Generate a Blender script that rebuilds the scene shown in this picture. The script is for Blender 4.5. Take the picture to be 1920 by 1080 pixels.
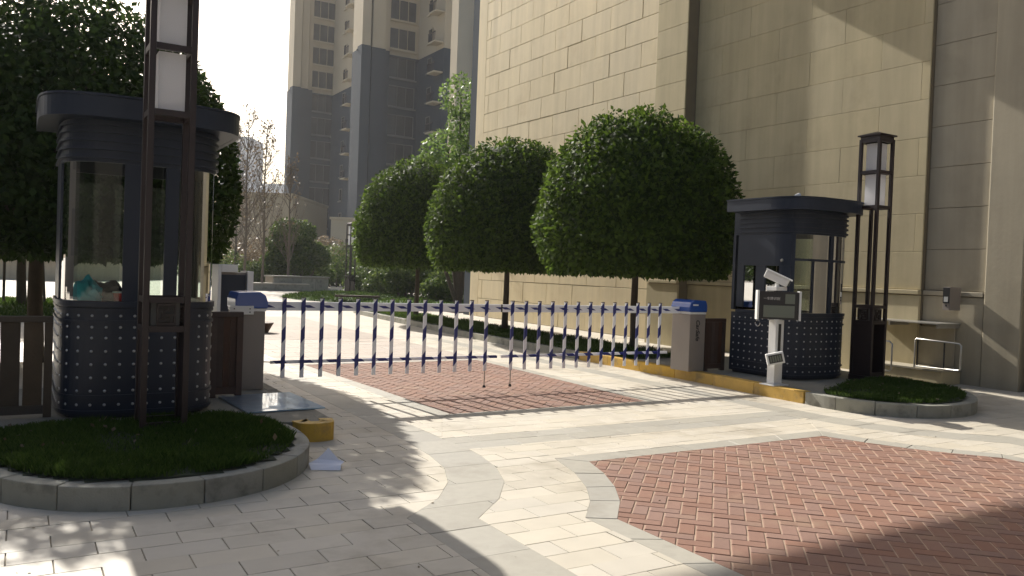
import bpy, bmesh, math, random
from mathutils import Vector, Matrix, noise
R = math.radians
rnd = random.Random(7)
sc = bpy.context.scene
C = sc.collection
for o in list(bpy.data.objects): bpy.data.objects.remove(o)

# ------------------------------------------------------------------ camera, sky, sun, exposure
EYE = 1.5; F = 1532.0; YAW = R(31.1); ROLL = R(2.1)
PITCH = -math.atan((540 - 509.5) * math.cos(ROLL) / F)
Fw = Vector((math.sin(YAW) * math.cos(PITCH), math.cos(YAW) * math.cos(PITCH), math.sin(PITCH)))
R0 = Vector((math.cos(YAW), -math.sin(YAW), 0)); U0 = R0.cross(Fw)
Rt = R0 * math.cos(ROLL) + U0 * math.sin(ROLL); Up = -R0 * math.sin(ROLL) + U0 * math.cos(ROLL)
cam = bpy.data.cameras.new('camera'); camo = bpy.data.objects.new('camera', cam); C.objects.link(camo)
m = Matrix((Rt, Up, -Fw)).transposed().to_4x4(); m.translation = Vector((0, 0, EYE)); camo.matrix_world = m
cam.sensor_width = 36; cam.lens = F / 1920 * 36; cam.clip_start = 0.05; cam.clip_end = 3000
sc.camera = camo
SUN_EL, SUN_AZ = 33.5, -5.6           # azimuth from +Y, clockwise
w = bpy.data.worlds.new('World'); sc.world = w; w.use_nodes = True
nt = w.node_tree; bg = nt.nodes['Background']; sky = nt.nodes.new('ShaderNodeTexSky')
sky.sky_type = 'NISHITA'; sky.sun_disc = False; sky.sun_elevation = R(SUN_EL); sky.sun_rotation = R(SUN_AZ)
sky.air_density = 1.0; sky.dust_density = 4.0; sky.ozone_density = 0.8
nt.links.new(sky.outputs[0], bg.inputs[0]); bg.inputs[1].default_value = 0.1
sun = bpy.data.lights.new('sun', 'SUN'); sun.energy = 5.0; sun.angle = R(0.5); sun.color = (1, .95, .87)
suno = bpy.data.objects.new('sun', sun); C.objects.link(suno); suno.location = (0, 30, 30)
sd = Vector((math.sin(R(SUN_AZ)) * math.cos(R(SUN_EL)), math.cos(R(SUN_AZ)) * math.cos(R(SUN_EL)), math.sin(R(SUN_EL))))
suno.rotation_euler = sd.to_track_quat('Z', 'Y').to_euler()
sc.view_settings.view_transform = 'Standard'; sc.view_settings.look = 'None'
sc.view_settings.exposure = 0.7; sc.view_settings.gamma = 1.0; sc.view_settings.use_curve_mapping = False
sc.render.engine = 'CYCLES'

def hp(x, d):                       # point at eye level seen at picture column x, d metres along the view axis
    y = 509.5 + (x - 960) * .0367
    v = Fw + Rt * ((x - 960) / F) + Up * ((540 - y) / F)
    return Vector((v.x * d, v.y * d))
def rayx(x): 
    v = hp(x, 1.0); return v
def X_at(x, V): v = rayx(x); return v.x / v.y * V
def V_at(x, X): v = rayx(x); return v.y / v.x * X

# ------------------------------------------------------------------ materials
def mat(name, col, rough=.7, var=.12, scale=6, bump=.15, bscale=60, metal=0, spec=.5, island=0.0, stain=None, stainscale=1.2, coat=0, streak=0.0):
    ma = bpy.data.materials.new(name); ma.use_nodes = True; n = ma.node_tree; L = n.links
    b = n.nodes['Principled BSDF']; b.inputs['Roughness'].default_value = rough; b.inputs['Metallic'].default_value = metal
    b.inputs['Specular IOR Level'].default_value = spec; b.inputs['Coat Weight'].default_value = coat
    tc = n.nodes.new('ShaderNodeNewGeometry')
    nz = n.nodes.new('ShaderNodeTexNoise'); nz.inputs['Scale'].default_value = scale; nz.inputs['Detail'].default_value = 5
    L.new(tc.outputs['Position'], nz.inputs['Vector'])
    mx = n.nodes.new('ShaderNodeMix'); mx.data_type = 'RGBA'
    mx.inputs[6].default_value = (*[c * (1 - var) for c in col], 1); mx.inputs[7].default_value = (*[min(1, c * (1 + var)) for c in col], 1)
    L.new(nz.outputs[0], mx.inputs[0]); out = mx.outputs[2]
    if island:
        oi = n.nodes.new('ShaderNodeObjectInfo'); ad = n.nodes.new('ShaderNodeMath'); ad.operation = 'ADD'
        L.new(tc.outputs['Random Per Island'], ad.inputs[0]); L.new(oi.outputs['Random'], ad.inputs[1])
        fr = n.nodes.new('ShaderNodeMath'); fr.operation = 'FRACT'; L.new(ad.outputs[0], fr.inputs[0])
        wn = n.nodes.new('ShaderNodeTexWhiteNoise'); wn.noise_dimensions = '1D'; L.new(fr.outputs[0], wn.inputs['W'])
        hs = n.nodes.new('ShaderNodeHueSaturation')
        mr = n.nodes.new('ShaderNodeMapRange'); mr.inputs[3].default_value = 1 - island; mr.inputs[4].default_value = 1 + island
        L.new(wn.outputs['Value'], mr.inputs[0]); L.new(mr.outputs[0], hs.inputs['Value'])
        sp = n.nodes.new('ShaderNodeSeparateColor'); L.new(wn.outputs['Color'], sp.inputs[0])
        mr2 = n.nodes.new('ShaderNodeMapRange'); mr2.inputs[3].default_value = 1 - island * 1.5; mr2.inputs[4].default_value = 1 + island * 1.5
        L.new(sp.outputs[1], mr2.inputs[0]); L.new(mr2.outputs[0], hs.inputs['Saturation'])
        L.new(out, hs.inputs['Color']); out = hs.outputs[0]
    if stain:
        n2 = n.nodes.new('ShaderNodeTexNoise'); n2.inputs['Scale'].default_value = stainscale; n2.inputs['Detail'].default_value = 8; n2.inputs['Roughness'].default_value = .65
        L.new(tc.outputs['Position'], n2.inputs['Vector'])
        cr = n.nodes.new('ShaderNodeValToRGB'); cr.color_ramp.elements[0].position = .52; cr.color_ramp.elements[1].position = .68
        L.new(n2.outputs[0], cr.inputs[0])
        m2 = n.nodes.new('ShaderNodeMix'); m2.data_type = 'RGBA'; L.new(cr.outputs[0], m2.inputs[0]); L.new(out, m2.inputs[6])
        m2.inputs[7].default_value = (*stain, 1); out = m2.outputs[2]
    if streak:
        mp = n.nodes.new('ShaderNodeMapping'); mp.inputs['Scale'].default_value = (2.2, 2.2, .16); L.new(tc.outputs['Position'], mp.inputs['Vector'])
        n3 = n.nodes.new('ShaderNodeTexNoise'); n3.inputs['Scale'].default_value = 1.6; n3.inputs['Detail'].default_value = 7; n3.inputs['Roughness'].default_value = .6; L.new(mp.outputs[0], n3.inputs['Vector'])
        r3 = n.nodes.new('ShaderNodeMapRange'); r3.inputs[1].default_value = .3; r3.inputs[2].default_value = .75; r3.inputs[3].default_value = 1 + streak * .5; r3.inputs[4].default_value = 1 - streak
        L.new(n3.outputs[0], r3.inputs[0]); h3 = n.nodes.new('ShaderNodeHueSaturation'); L.new(r3.outputs[0], h3.inputs['Value']); L.new(out, h3.inputs['Color']); out = h3.outputs[0]
    L.new(out, b.inputs['Base Color'])
    if bump:
        bz = n.nodes.new('ShaderNodeTexNoise'); bz.inputs['Scale'].default_value = bscale; bz.inputs['Detail'].default_value = 4
        L.new(tc.outputs['Position'], bz.inputs['Vector'])
        bp = n.nodes.new('ShaderNodeBump'); bp.inputs['Strength'].default_value = bump; bp.inputs['Distance'].default_value = .01
        L.new(bz.outputs[0], bp.inputs['Height']); L.new(bp.outputs[0], b.inputs['Normal'])
    return ma

def leafmat(name, c1, c2, trans=.35, rough=.45):
    ma = bpy.data.materials.new(name); ma.use_nodes = True; n = ma.node_tree; L = n.links
    b = n.nodes['Principled BSDF']; b.inputs['Roughness'].default_value = rough; b.inputs['Specular IOR Level'].default_value = .12
    g = n.nodes.new('ShaderNodeNewGeometry'); mx = n.nodes.new('ShaderNodeMix'); mx.data_type = 'RGBA'
    mx.inputs[6].default_value = (*c1, 1); mx.inputs[7].default_value = (*c2, 1); L.new(g.outputs['Random Per Island'], mx.inputs[0])
    L.new(mx.outputs[2], b.inputs['Base Color'])
    t = n.nodes.new('ShaderNodeBsdfTranslucent'); hs = n.nodes.new('ShaderNodeHueSaturation'); hs.inputs['Value'].default_value = 1.6; hs.inputs['Hue'].default_value = .485
    L.new(mx.outputs[2], hs.inputs['Color']); L.new(hs.outputs[0], t.inputs[0])
    ms = n.nodes.new('ShaderNodeMixShader'); ms.inputs[0].default_value = trans
    L.new(b.outputs[0], ms.inputs[1]); L.new(t.outputs[0], ms.inputs[2]); L.new(ms.outputs[0], n.nodes['Material Output'].inputs[0])
    return ma

def glassmat(name, tint=(.8, .88, .84), base=.04):
    ma = bpy.data.materials.new(name); ma.use_nodes = True; n = ma.node_tree; L = n.links
    n.nodes.remove(n.nodes['Principled BSDF'])
    t = n.nodes.new('ShaderNodeBsdfTransparent'); t.inputs[0].default_value = (*tint, 1)
    g = n.nodes.new('ShaderNodeBsdfGlossy'); g.inputs['Roughness'].default_value = .015
    f = n.nodes.new('ShaderNodeFresnel'); f.inputs[0].default_value = 1.5
    a = n.nodes.new('ShaderNodeMath'); a.operation = 'ADD'; a.inputs[1].default_value = base; L.new(f.outputs[0], a.inputs[0])
    ms = n.nodes.new('ShaderNodeMixShader'); L.new(a.outputs[0], ms.inputs[0]); L.new(t.outputs[0], ms.inputs[1]); L.new(g.outputs[0], ms.inputs[2])
    L.new(ms.outputs[0], n.nodes['Material Output'].inputs[0]); return ma

def stripemat(name, kind):
    """white enamel with printed blue marks, in the object's own coordinates"""
    ma = bpy.data.materials.new(name); ma.use_nodes = True; n = ma.node_tree; L = n.links
    b = n.nodes['Principled BSDF']; b.inputs['Roughness'].default_value = .35
    tc = n.nodes.new('ShaderNodeTexCoord'); sp = n.nodes.new('ShaderNodeSeparateXYZ'); L.new(tc.outputs['Object'], sp.inputs[0])
    def M(op, a, bb=None):
        q = n.nodes.new('ShaderNodeMath'); q.operation = op
        for i, v in enumerate((a, bb)):
            if v is None: continue
            if isinstance(v, (int, float)): q.inputs[i].default_value = v
            else: L.new(v, q.inputs[i])
        return q.outputs[0]
    x, z = sp.outputs[0], sp.outputs[2]
    if kind == 'picket':      # diagonal wraps
        u = M('FRACT', M('DIVIDE', M('ADD', M('SUBTRACT', z, M('MULTIPLY', x, 1.3)), .545), .31)); f = M('GREATER_THAN', u, .53)
    elif kind == 'beam':      # slanted lozenges at a pitch a little longer than the pickets'
        u = M('FRACT', M('DIVIDE', M('ADD', x, M('MULTIPLY', z, 2.2)), .2255))
        f = M('MULTIPLY', M('LESS_THAN', u, .42), M('LESS_THAN', M('ABSOLUTE', z), .0155))
    else:
        u = M('FRACT', M('DIVIDE', M('ADD', x, M('MULTIPLY', z, 1.2)), .3)); f = M('LESS_THAN', u, .42)
    mx = n.nodes.new('ShaderNodeMix'); mx.data_type = 'RGBA'; mx.inputs[6].default_value = (.80, .81, .84, 1); mx.inputs[7].default_value = (.012, .02, .16, 1)
    L.new(f, mx.inputs[0]); L.new(mx.outputs[2], b.inputs['Base Color']); return ma

def brickmat(name, c1, c2, cm, bw, bh, mortar=.01, axis='XY', bump=.4, offs=.5):
    ma = bpy.data.materials.new(name); ma.use_nodes = True; n = ma.node_tree; L = n.links
    b = n.nodes['Principled BSDF']; b.inputs['Roughness'].default_value = .8
    g = n.nodes.new('ShaderNodeNewGeometry'); sp = n.nodes.new('ShaderNodeSeparateXYZ'); L.new(g.outputs['Position'], sp.inputs[0])
    cb = n.nodes.new('ShaderNodeCombineXYZ'); L.new(sp.outputs['XYZ'.index(axis[0])], cb.inputs[0]); L.new(sp.outputs['XYZ'.index(axis[1])], cb.inputs[1])
    br = n.nodes.new('ShaderNodeTexBrick'); br.inputs['Scale'].default_value = 1; br.inputs['Mortar Size'].default_value = mortar
    br.inputs['Brick Width'].default_value = bw; br.inputs['Row Height'].default_value = bh; br.offset = offs
    br.inputs['Color1'].default_value = (*c1, 1); br.inputs['Color2'].default_value = (*c2, 1); br.inputs['Mortar'].default_value = (*cm, 1)
    L.new(cb.outputs[0], br.inputs['Vector'])
    nz = n.nodes.new('ShaderNodeTexNoise'); nz.inputs['Scale'].default_value = .7; nz.inputs['Detail'].default_value = 6; L.new(g.outputs['Position'], nz.inputs['Vector'])
    hs = n.nodes.new('ShaderNodeHueSaturation'); mr = n.nodes.new('ShaderNodeMapRange'); mr.inputs[3].default_value = .75; mr.inputs[4].default_value = 1.2
    L.new(nz.outputs[0], mr.inputs[0]); L.new(mr.outputs[0], hs.inputs['Value']); L.new(br.outputs[0], hs.inputs['Color'])
    L.new(hs.outputs[0], b.inputs['Base Color']); return ma

M = {}
M['cream'] = mat('cream_granite', (.50, .455, .37), .62, .10, 5, .12, 220, island=.06, stain=(.35, .31, .24), stainscale=.9)
M['grey'] = mat('grey_granite', (.345, .325, .275), .62, .12, 14, .12, 220, island=.07, stain=(.29, .27, .225), stainscale=2.3)
M['joint'] = mat('sandy_joint', (.24, .21, .16), .95, .25, 12, .3, 90)
M['jointred'] = mat('sand_in_brick_joints', (.34, .24, .17), .95, .3, 14, .3, 90)
M['brick'] = mat('red_clay_paver', (.222, .123, .088), .85, .10, 30, .25, 180, island=.07, stain=(.25, .155, .105), stainscale=2.2)
M['kerb'] = mat('grey_kerb_granite', (.26, .255, .21), .75, .2, 7, .3, 90, island=.1, stain=(.15, .145, .12), stainscale=4.5)
M['yellow'] = mat('yellow_kerb_paint', (.52, .31, .035), .6, .16, 9, .3, 60, island=.05, stain=(.30, .20, .07), stainscale=5)
M['concrete'] = mat('platform_concrete', (.24, .225, .18), .85, .2, 4, .3, 70, stain=(.17, .155, .12), stainscale=2)
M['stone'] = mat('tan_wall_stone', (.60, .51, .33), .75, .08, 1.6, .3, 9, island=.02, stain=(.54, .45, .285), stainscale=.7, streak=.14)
M['stoneback'] = mat('dark_wall_joint_stone', (.17, .14, .09), .9, .1, 5, .2)  # darker backing stone that shows in the block joints
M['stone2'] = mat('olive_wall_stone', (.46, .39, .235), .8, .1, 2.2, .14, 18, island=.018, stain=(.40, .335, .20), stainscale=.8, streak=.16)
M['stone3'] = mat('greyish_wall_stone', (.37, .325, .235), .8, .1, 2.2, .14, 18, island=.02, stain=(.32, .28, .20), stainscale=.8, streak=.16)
M['booth'] = mat('dark_slate_blue_steel', (.017, .024, .040), .4, .12, 5, .06, 40, spec=.35)
M['bronze'] = mat('dark_bronze_metal', (.026, .017, .017), .42, .15, 5, .08, 40, spec=.4)
M['chrome'] = mat('polished_stud', (.50, .50, .50), .4, .05, 5, 0, metal=.9)
M['steel'] = mat('brushed_steel', (.5, .49, .46), .35, .08, 8, 0, metal=.8)
M['white'] = mat('white_enamel', (.70, .70, .68), .35, .04, 6, .03)
M['greymetal'] = mat('beige_grey_cabinet_paint', (.235, .205, .18), .45, .07, 4, .05)
M['blue'] = mat('blue_gloss_cover', (.012, .065, .30), .28, .06, 4, .02, coat=.4)
M['black'] = mat('black_plastic', (.015, .015, .017), .4, .1, 5, .02)
M['screen'] = mat('unlit_display', (.13, .15, .12), .3, .06, 4, 0)
M['wood'] = mat('dark_stained_timber', (.055, .028, .018), .6, .35, 9, .3, 50, island=.25)
M['wood2'] = mat('weathered_brown_timber', (.06, .043, .026), .65, .3, 9, .3, 50, island=.25)
M['bark'] = mat('bark', (.07, .055, .04), .9, .3, 14, .6, 40)
M['barkpale'] = mat('pale_twig_bark', (.13, .105, .08), .9, .25, 8, .3, 40)
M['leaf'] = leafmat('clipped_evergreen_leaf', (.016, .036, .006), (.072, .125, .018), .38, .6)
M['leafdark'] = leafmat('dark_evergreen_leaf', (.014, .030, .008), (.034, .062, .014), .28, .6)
M['leaflight'] = leafmat('fresh_green_leaf', (.06, .12, .03), (.13, .20, .05), .4)
M['leafshrub'] = leafmat('shrub_leaf', (.03, .06, .015), (.09, .13, .03), .35)
M['leafbrown'] = leafmat('brown_winter_leaf', (.10, .075, .045), (.17, .14, .085), .3)
M['grass'] = leafmat('grass_blade', (.024, .055, .010), (.065, .11, .022), .3, .7)
M['soil'] = mat('dark_soil', (.022, .030, .012), .95, .4, 12, .5, 60)
M['lawn'] = mat('lawn_ground', (.045, .085, .018), .95, .4, 6, .6, 40)
M['glass'] = glassmat('booth_glass', (.86, .90, .87), .0); M['towerglass'] = mat('tower_window_glass', (.055, .055, .055), .25, .3, .8, 0, spec=.5)
M['upper'] = mat('tower_cream_render', (.43, .38, .29), .85, .08, .4, .1, 6, spec=.1); M['lower'] = mat('tower_slate_cladding', (.056, .067, .082), .85, .12, .4, .1, 6, spec=.08)
M['pale'] = mat('far_haze_tinted_render', (.55, .56, .58), .9, .05, .1, 0); M['beige'] = mat('beige_render', (.36, .31, .22), .85, .08, .4, .1, 6)  # the far blocks have distance haze put into their pale colour
M['diff'] = mat('frosted_acrylic', (.75, .74, .76), .5, .04, 6, 0)
M['cyan'] = mat('turquoise_cloth', (.07, .50, .62), .8, .2, 8, .4, 30); M['red'] = mat('red_plastic_pot', (.65, .07, .06), .4, .1, 5, 0)
M['darkcloth'] = mat('navy_cloth', (.012, .015, .03), .85, .2, 8, .3, 40); M['paper'] = mat('white_paper', (.80, .80, .85), .8, .04, 10, .05)
M['interior'] = mat('booth_lining', (.12, .12, .11), .6, .1, 4, .05)
M['text'] = mat('black_lettering', (.02, .02, .02), .5, 0, 5, 0); M['textw'] = mat('pale_lettering', (.5, .5, .48), .5, 0, 5, 0)
M['picket'] = stripemat('white_bar_with_blue_diagonals', 'picket'); M['beam'] = stripemat('white_beam_with_blue_marks', 'beam'); M['rail'] = stripemat('white_rail_with_blue_marks', 'rail')
M['far'] = brickmat('distant_cream_paving', (.50, .46, .385), (.44, .40, .33), (.30, .27, .22), .6, .3, .008)
# glossy plate film
def platemat():
    ma = mat('crumpled_blue_film', (.30, .44, .58), .3, .45, 9, .9, 6, metal=.55); b = ma.node_tree.nodes['Principled BSDF']; b.inputs['Coat Weight'].default_value = 1
    return ma
M['plate'] = platemat()
def difftrans(ma, f=.5):
    n = ma.node_tree; b = n.nodes['Principled BSDF']; t = n.nodes.new('ShaderNodeBsdfTranslucent'); t.inputs[0].default_value = (.8, .8, .8, 1)
    ms = n.nodes.new('ShaderNodeMixShader'); ms.inputs[0].default_value = f
    n.links.new(b.outputs[0], ms.inputs[1]); n.links.new(t.outputs[0], ms.inputs[2]); n.links.new(ms.outputs[0], n.nodes['Material Output'].inputs[0])
difftrans(M['diff'])

# ------------------------------------------------------------------ mesh helpers
class MB:
    def __init__(s): s.v = []; s.f = []
    def box(s, x0, x1, y0, y1, z0, z1):
        b = len(s.v); s.v += [(x0, y0, z0), (x1, y0, z0), (x1, y1, z0), (x0, y1, z0), (x0, y0, z1), (x1, y0, z1), (x1, y1, z1), (x0, y1, z1)]
        s.f += [tuple(b + i for i in q) for q in ((3, 2, 1, 0), (4, 5, 6, 7), (0, 1, 5, 4), (1, 2, 6, 5), (2, 3, 7, 6), (3, 0, 4, 7))]; return s
    def prism(s, pts, z0, z1, cap0=True):           # pts counter-clockwise
        b = len(s.v); n = len(pts); s.v += [(p[0], p[1], z0) for p in pts] + [(p[0], p[1], z1) for p in pts]
        s.f.append(tuple(b + n + i for i in range(n)))
        if cap0: s.f.append(tuple(b + n - 1 - i for i in range(n)))
        for i in range(n): j = (i + 1) % n; s.f.append((b + i, b + j, b + n + j, b + n + i))
        return s
    def strip(s, inner, outer, z0, z1, closed=False):   # wall between two open polylines
        n = len(inner); r = range(n if closed else n - 1)
        b = len(s.v)
        s.v += [(p[0], p[1], z0) for p in inner] + [(p[0], p[1], z0) for p in outer] + [(p[0], p[1], z1) for p in inner] + [(p[0], p[1], z1) for p in outer]
        for i in r:
            j = (i + 1) % n
            s.f += [(b + 2*n + i, b + 3*n + i, b + 3*n + j, b + 2*n + j), (b + i, b + j, b + n + j, b + n + i),
                    (b + n + i, b + n + j, b + 3*n + j, b + 3*n + i), (b + j, b + i, b + 2*n + i, b + 2*n + j)]
        if not closed:
            s.f += [(b, b + n, b + 3*n, b + 2*n), (b + 2*n - 1, b + n - 1, b + 3*n - 1, b + 4*n - 1)]
        return s
    def tube(s, pts, rad, k=8, cap=True):
        pts = [Vector(p) for p in pts]; n = len(pts); b = len(s.v)
        rs = rad if isinstance(rad, (list, tuple)) else [rad] * n
        up = None
        for i, p in enumerate(pts):
            d = (pts[min(i + 1, n - 1)] - pts[max(i - 1, 0)]).normalized()
            if up is None: up = Vector((0, 0, 1)) if abs(d.z) < .9 else Vector((1, 0, 0))
            a = d.cross(up).normalized(); c = a.cross(d).normalized(); up = c
            for q in range(k):
                t = 2 * math.pi * q / k; s.v.append(tuple(p + (a * math.cos(t) + c * math.sin(t)) * rs[i]))
        for i in range(n - 1):
            for q in range(k): r_ = (q + 1) % k; s.f.append((b + i*k + q, b + i*k + r_, b + (i+1)*k + r_, b + (i+1)*k + q))
        if cap: s.f += [tuple(b + k - 1 - q for q in range(k)), tuple(b + (n-1)*k + q for q in range(k))]
        return s
    def add(s, verts, faces, mtx=None):
        b = len(s.v); s.v += [tuple(mtx @ Vector(v)) if mtx else tuple(v) for v in verts]; s.f += [tuple(b + i for i in f) for f in faces]; return s
    def mesh(s, name, ma, smooth=False, mats=None):
        me = bpy.data.meshes.new(name); me.from_pydata(s.v, [], s.f); me.materials.append(ma)
        if smooth: me.polygons.foreach_set('use_smooth', [True] * len(me.polygons))
        me.update(); return me
def link(name, me, parent=None, loc=None, rz=0):
    o = bpy.data.objects.new(name, me); C.objects.link(o)
    if parent: o.parent = parent
    if loc: o.location = loc
    if rz: o.rotation_euler = (0, 0, rz)
    return o
def part(name, mb, ma, parent=None, smooth=False, bevel=0, loc=None, rz=0, stuff=False, label=None):
    me = mb.mesh(name, ma, smooth)
    if bevel:
        bm = bmesh.new(); bm.from_mesh(me); bmesh.ops.remove_doubles(bm, verts=bm.verts, dist=1e-5)
        bmesh.ops.bevel(bm, geom=[e for e in bm.edges if e.calc_face_angle(0) > .6], offset=bevel, segments=2, affect='EDGES', profile=.6)
        bm.to_mesh(me); bm.free()
    o = link(name, me, parent, loc, rz)
    if stuff: o['kind'] = 'stuff'
    if label: o['label'] = label
    return o
def tag(o, label, cat, group=None):
    o['label'] = label; o['category'] = cat
    if group: o['group'] = group
    return o
def thing(name, label, cat, loc=(0, 0, 0), rz=0, group=None):
    o = bpy.data.objects.new(name, None); C.objects.link(o); o.location = loc; o.rotation_euler = (0, 0, rz); o.empty_display_size = .1
    return tag(o, label, cat, group)
def struct(o): o['kind'] = 'structure'; return o
def copy_tree(src, loc, label, rz=None, scale=None):
    r = src.copy(); C.objects.link(r); r.location = loc; r['label'] = label
    if rz is not None: r.rotation_euler = (0, 0, rz)
    if scale: r.scale = scale
    for ch in list(src.children):
        c = ch.copy(); C.objects.link(c); c.parent = r
        for g in ch.children: d = g.copy(); C.objects.link(d); d.parent = c
    return r

# ------------------------------------------------------------------ paving
def clip(subject, rect):       # Sutherland-Hodgman: any polygon against a convex one (ccw)
    out = subject
    n = len(rect)
    for i in range(n):
        a, b = rect[i], rect[(i + 1) % n]; inp = out; out = []
        if not inp: break
        ex, ey = b[0] - a[0], b[1] - a[1]
        side = [ex * (p[1] - a[1]) - ey * (p[0] - a[0]) for p in inp]
        for k in range(len(inp)):
            p, q = inp[k - 1], inp[k]; sp, sq = side[k - 1], side[k]
            if (sp >= 0) != (sq >= 0):
                t = sp / (sp - sq); out.append((p[0] + (q[0] - p[0]) * t, p[1] + (q[1] - p[1]) * t))
            if sq >= 0: out.append(q)
    res = []
    for p in out:
        if not res or (p[0]-res[-1][0])**2 + (p[1]-res[-1][1])**2 > 1e-7: res.append(p)
    if len(res) > 2 and (res[0][0]-res[-1][0])**2 + (res[0][1]-res[-1][1])**2 < 1e-7: res.pop()
    return res
def area(p): return .5 * sum(p[i-1][0] * p[i][1] - p[i][0] * p[i-1][1] for i in range(len(p)))
def ccw(p): return p if area(p) > 0 else p[::-1]
def bbox(p): xs = [q[0] for q in p]; ys = [q[1] for q in p]; return min(xs), max(xs), min(ys), max(ys)
def tiles_for(poly, rects):
    bx = bbox(poly); res = []
    for r in rects:
        rb = bbox(r)
        if rb[0] > bx[1] or rb[1] < bx[0] or rb[2] > bx[3] or rb[3] < bx[2]: continue
        c = clip(poly, r)
        if len(c) > 2 and area(c) > .0006: res.append(c)
    return res
def visible(p):
    cx = sum(q[0] for q in p) / len(p); cy = sum(q[1] for q in p) / len(p)
    d = Vector((cx, cy, 0)) - Vector((0, 0, EYE)); w_ = d.dot(Fw)
    if w_ < .5: return 0
    x = 960 + F * d.dot(Rt) / w_; y = 540 - F * d.dot(Up) / w_
    if not (-40 < x < 1960 and -40 < y < 1120): return 0
    return abs(area(p)) * EYE / w_ ** 3
def lay(polys, parent, name, ma, z=0.0, thick=.02, jitter=.0012, limit=300, arris=.0025):
    sc_ = sorted(polys, key=lambda p: -visible(p)); near, rest = sc_[:limit], sc_[limit:]
    def mk(mb, p):
        zz = z + rnd.uniform(-jitter, jitter); tx, ty = rnd.uniform(-.003, .003), rnd.uniform(-.003, .003)
        cx, cy = p[0]; b = len(mb.v); n = len(p)
        # chamfered arris
        gx = sum(q[0] for q in p) / n; gy = sum(q[1] for q in p) / n
        top = [(q[0] + (gx - q[0]) * min(.2, arris / max(1e-6, math.hypot(q[0]-gx, q[1]-gy))), q[1] + (gy - q[1]) * min(.2, arris / max(1e-6, math.hypot(q[0]-gx, q[1]-gy)))) for q in p]
        mb.v += [(q[0], q[1], zz - thick) for q in p] + [(q[0], q[1], zz - .003 + (q[0]-gx)*tx + (q[1]-gy)*ty) for q in p] + [(q[0], q[1], zz + (q[0]-gx)*tx + (q[1]-gy)*ty) for q in top]
        mb.f.append(tuple(b + 2*n + i for i in range(n)))
        for i in range(n):
            j = (i + 1) % n; mb.f += [(b+i, b+j, b+n+j, b+n+i), (b+n+i, b+n+j, b+2*n+j, b+2*n+i)]
    for p in near: mb = MB(); mk(mb, p); part(name, mb, ma, parent)
    if rest:
        mb = MB()
        for p in rest: mk(mb, p)
        part(name, mb, ma, parent, stuff=True)
GAP = .0024
def running(x0, x1, y0, y1, L_, H_, off=.5, ang=0, ox=0, oy=0):
    res = []; j = 0; y = y0
    while y < y1:
        x = x0 - L_ + (j * off % 1) * L_
        while x < x1:
            res.append([(x + GAP, y + .0011), (x + L_ - GAP, y + .0011), (x + L_ - GAP, y + H_ - .0011), (x + GAP, y + H_ - .0011)]); x += L_
        y += H_; j += 1
    return res

XC = 5.37
# half-left outlines read off the photograph's ground plane
outerL = [(2.92, 16.0), (2.92, 7.45), (2.90, 6.55), (2.86, 5.95), (2.78, 5.50), (2.62, 5.12), (2.38, 4.78), (2.02, 4.47), (2.02, 1.0)]
innerL = [(3.24, 16.0), (3.24, 7.45), (3.24, 6.48)]
innerL2 = [(3.26, 6.02), (3.23, 5.72), (3.15, 5.35), (3.00, 4.98), (2.75, 4.62), (2.41, 4.29), (2.41, 1.0)]
bordO = [(3.75, 5.45), (3.62, 4.98), (3.46, 4.62), (3.28, 4.33), (3.02, 4.03), (3.02, 1.0)]
bordI = [(3.95, 5.25), (3.82, 4.88), (3.66, 4.55), (3.46, 4.24), (3.19, 3.93), (3.19, 1.0)]
mir = lambda p: [(2 * XC - q[0], q[1]) for q in p]
def region(left, right): return ccw(left + right[::-1])
V_FAR = 16.0
base = struct(link('ground', MB().box(-400, 400, -60, 470, -.6, -.055).mesh('ground', M['far'])))
# a bedding sheet just under the slabs gives the joints their colour
cream = struct(part('paving', MB().box(-7, 14.6, 1.0, V_FAR, -.05, -.010), M['joint']))
rects = running(-5.0, 14.4, 1.0, V_FAR, .4, .2)
rects = [[(x + .17 % .2, y - .04) for x, y in r] for r in rects]
creampolys = []
# near centre field: between cross band and border, between side bands
creampolys.append(ccw(innerL2[::-1][::-1] + [] + mir(innerL2)[::-1][:0] + [(XC, 1.0)][:0] + bordO[::-1][:0]) if False else None)
creampolys = []
creampolys.append(region(innerL2, bordO + []))                                   # left near field (between band and border)
creampolys[-1] = ccw(innerL2 + bordO[::-1])                                      # closed along the bottom
creampolys.append(ccw(mir(innerL2) + mir(bordO)[::-1]))
creampolys.append(ccw([(3.26, 6.02), (3.75, 5.45), (2*XC - 3.75, 5.45), (2*XC - 3.26, 6.02)]))   # strip beyond the border
# outer side fields
creampolys.append(ccw([(-6, 1.0), (-6, V_FAR)] + outerL))
creampolys.append(ccw([(14.2, 1.0), (14.2, V_FAR)] + mir(outerL)))
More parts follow.
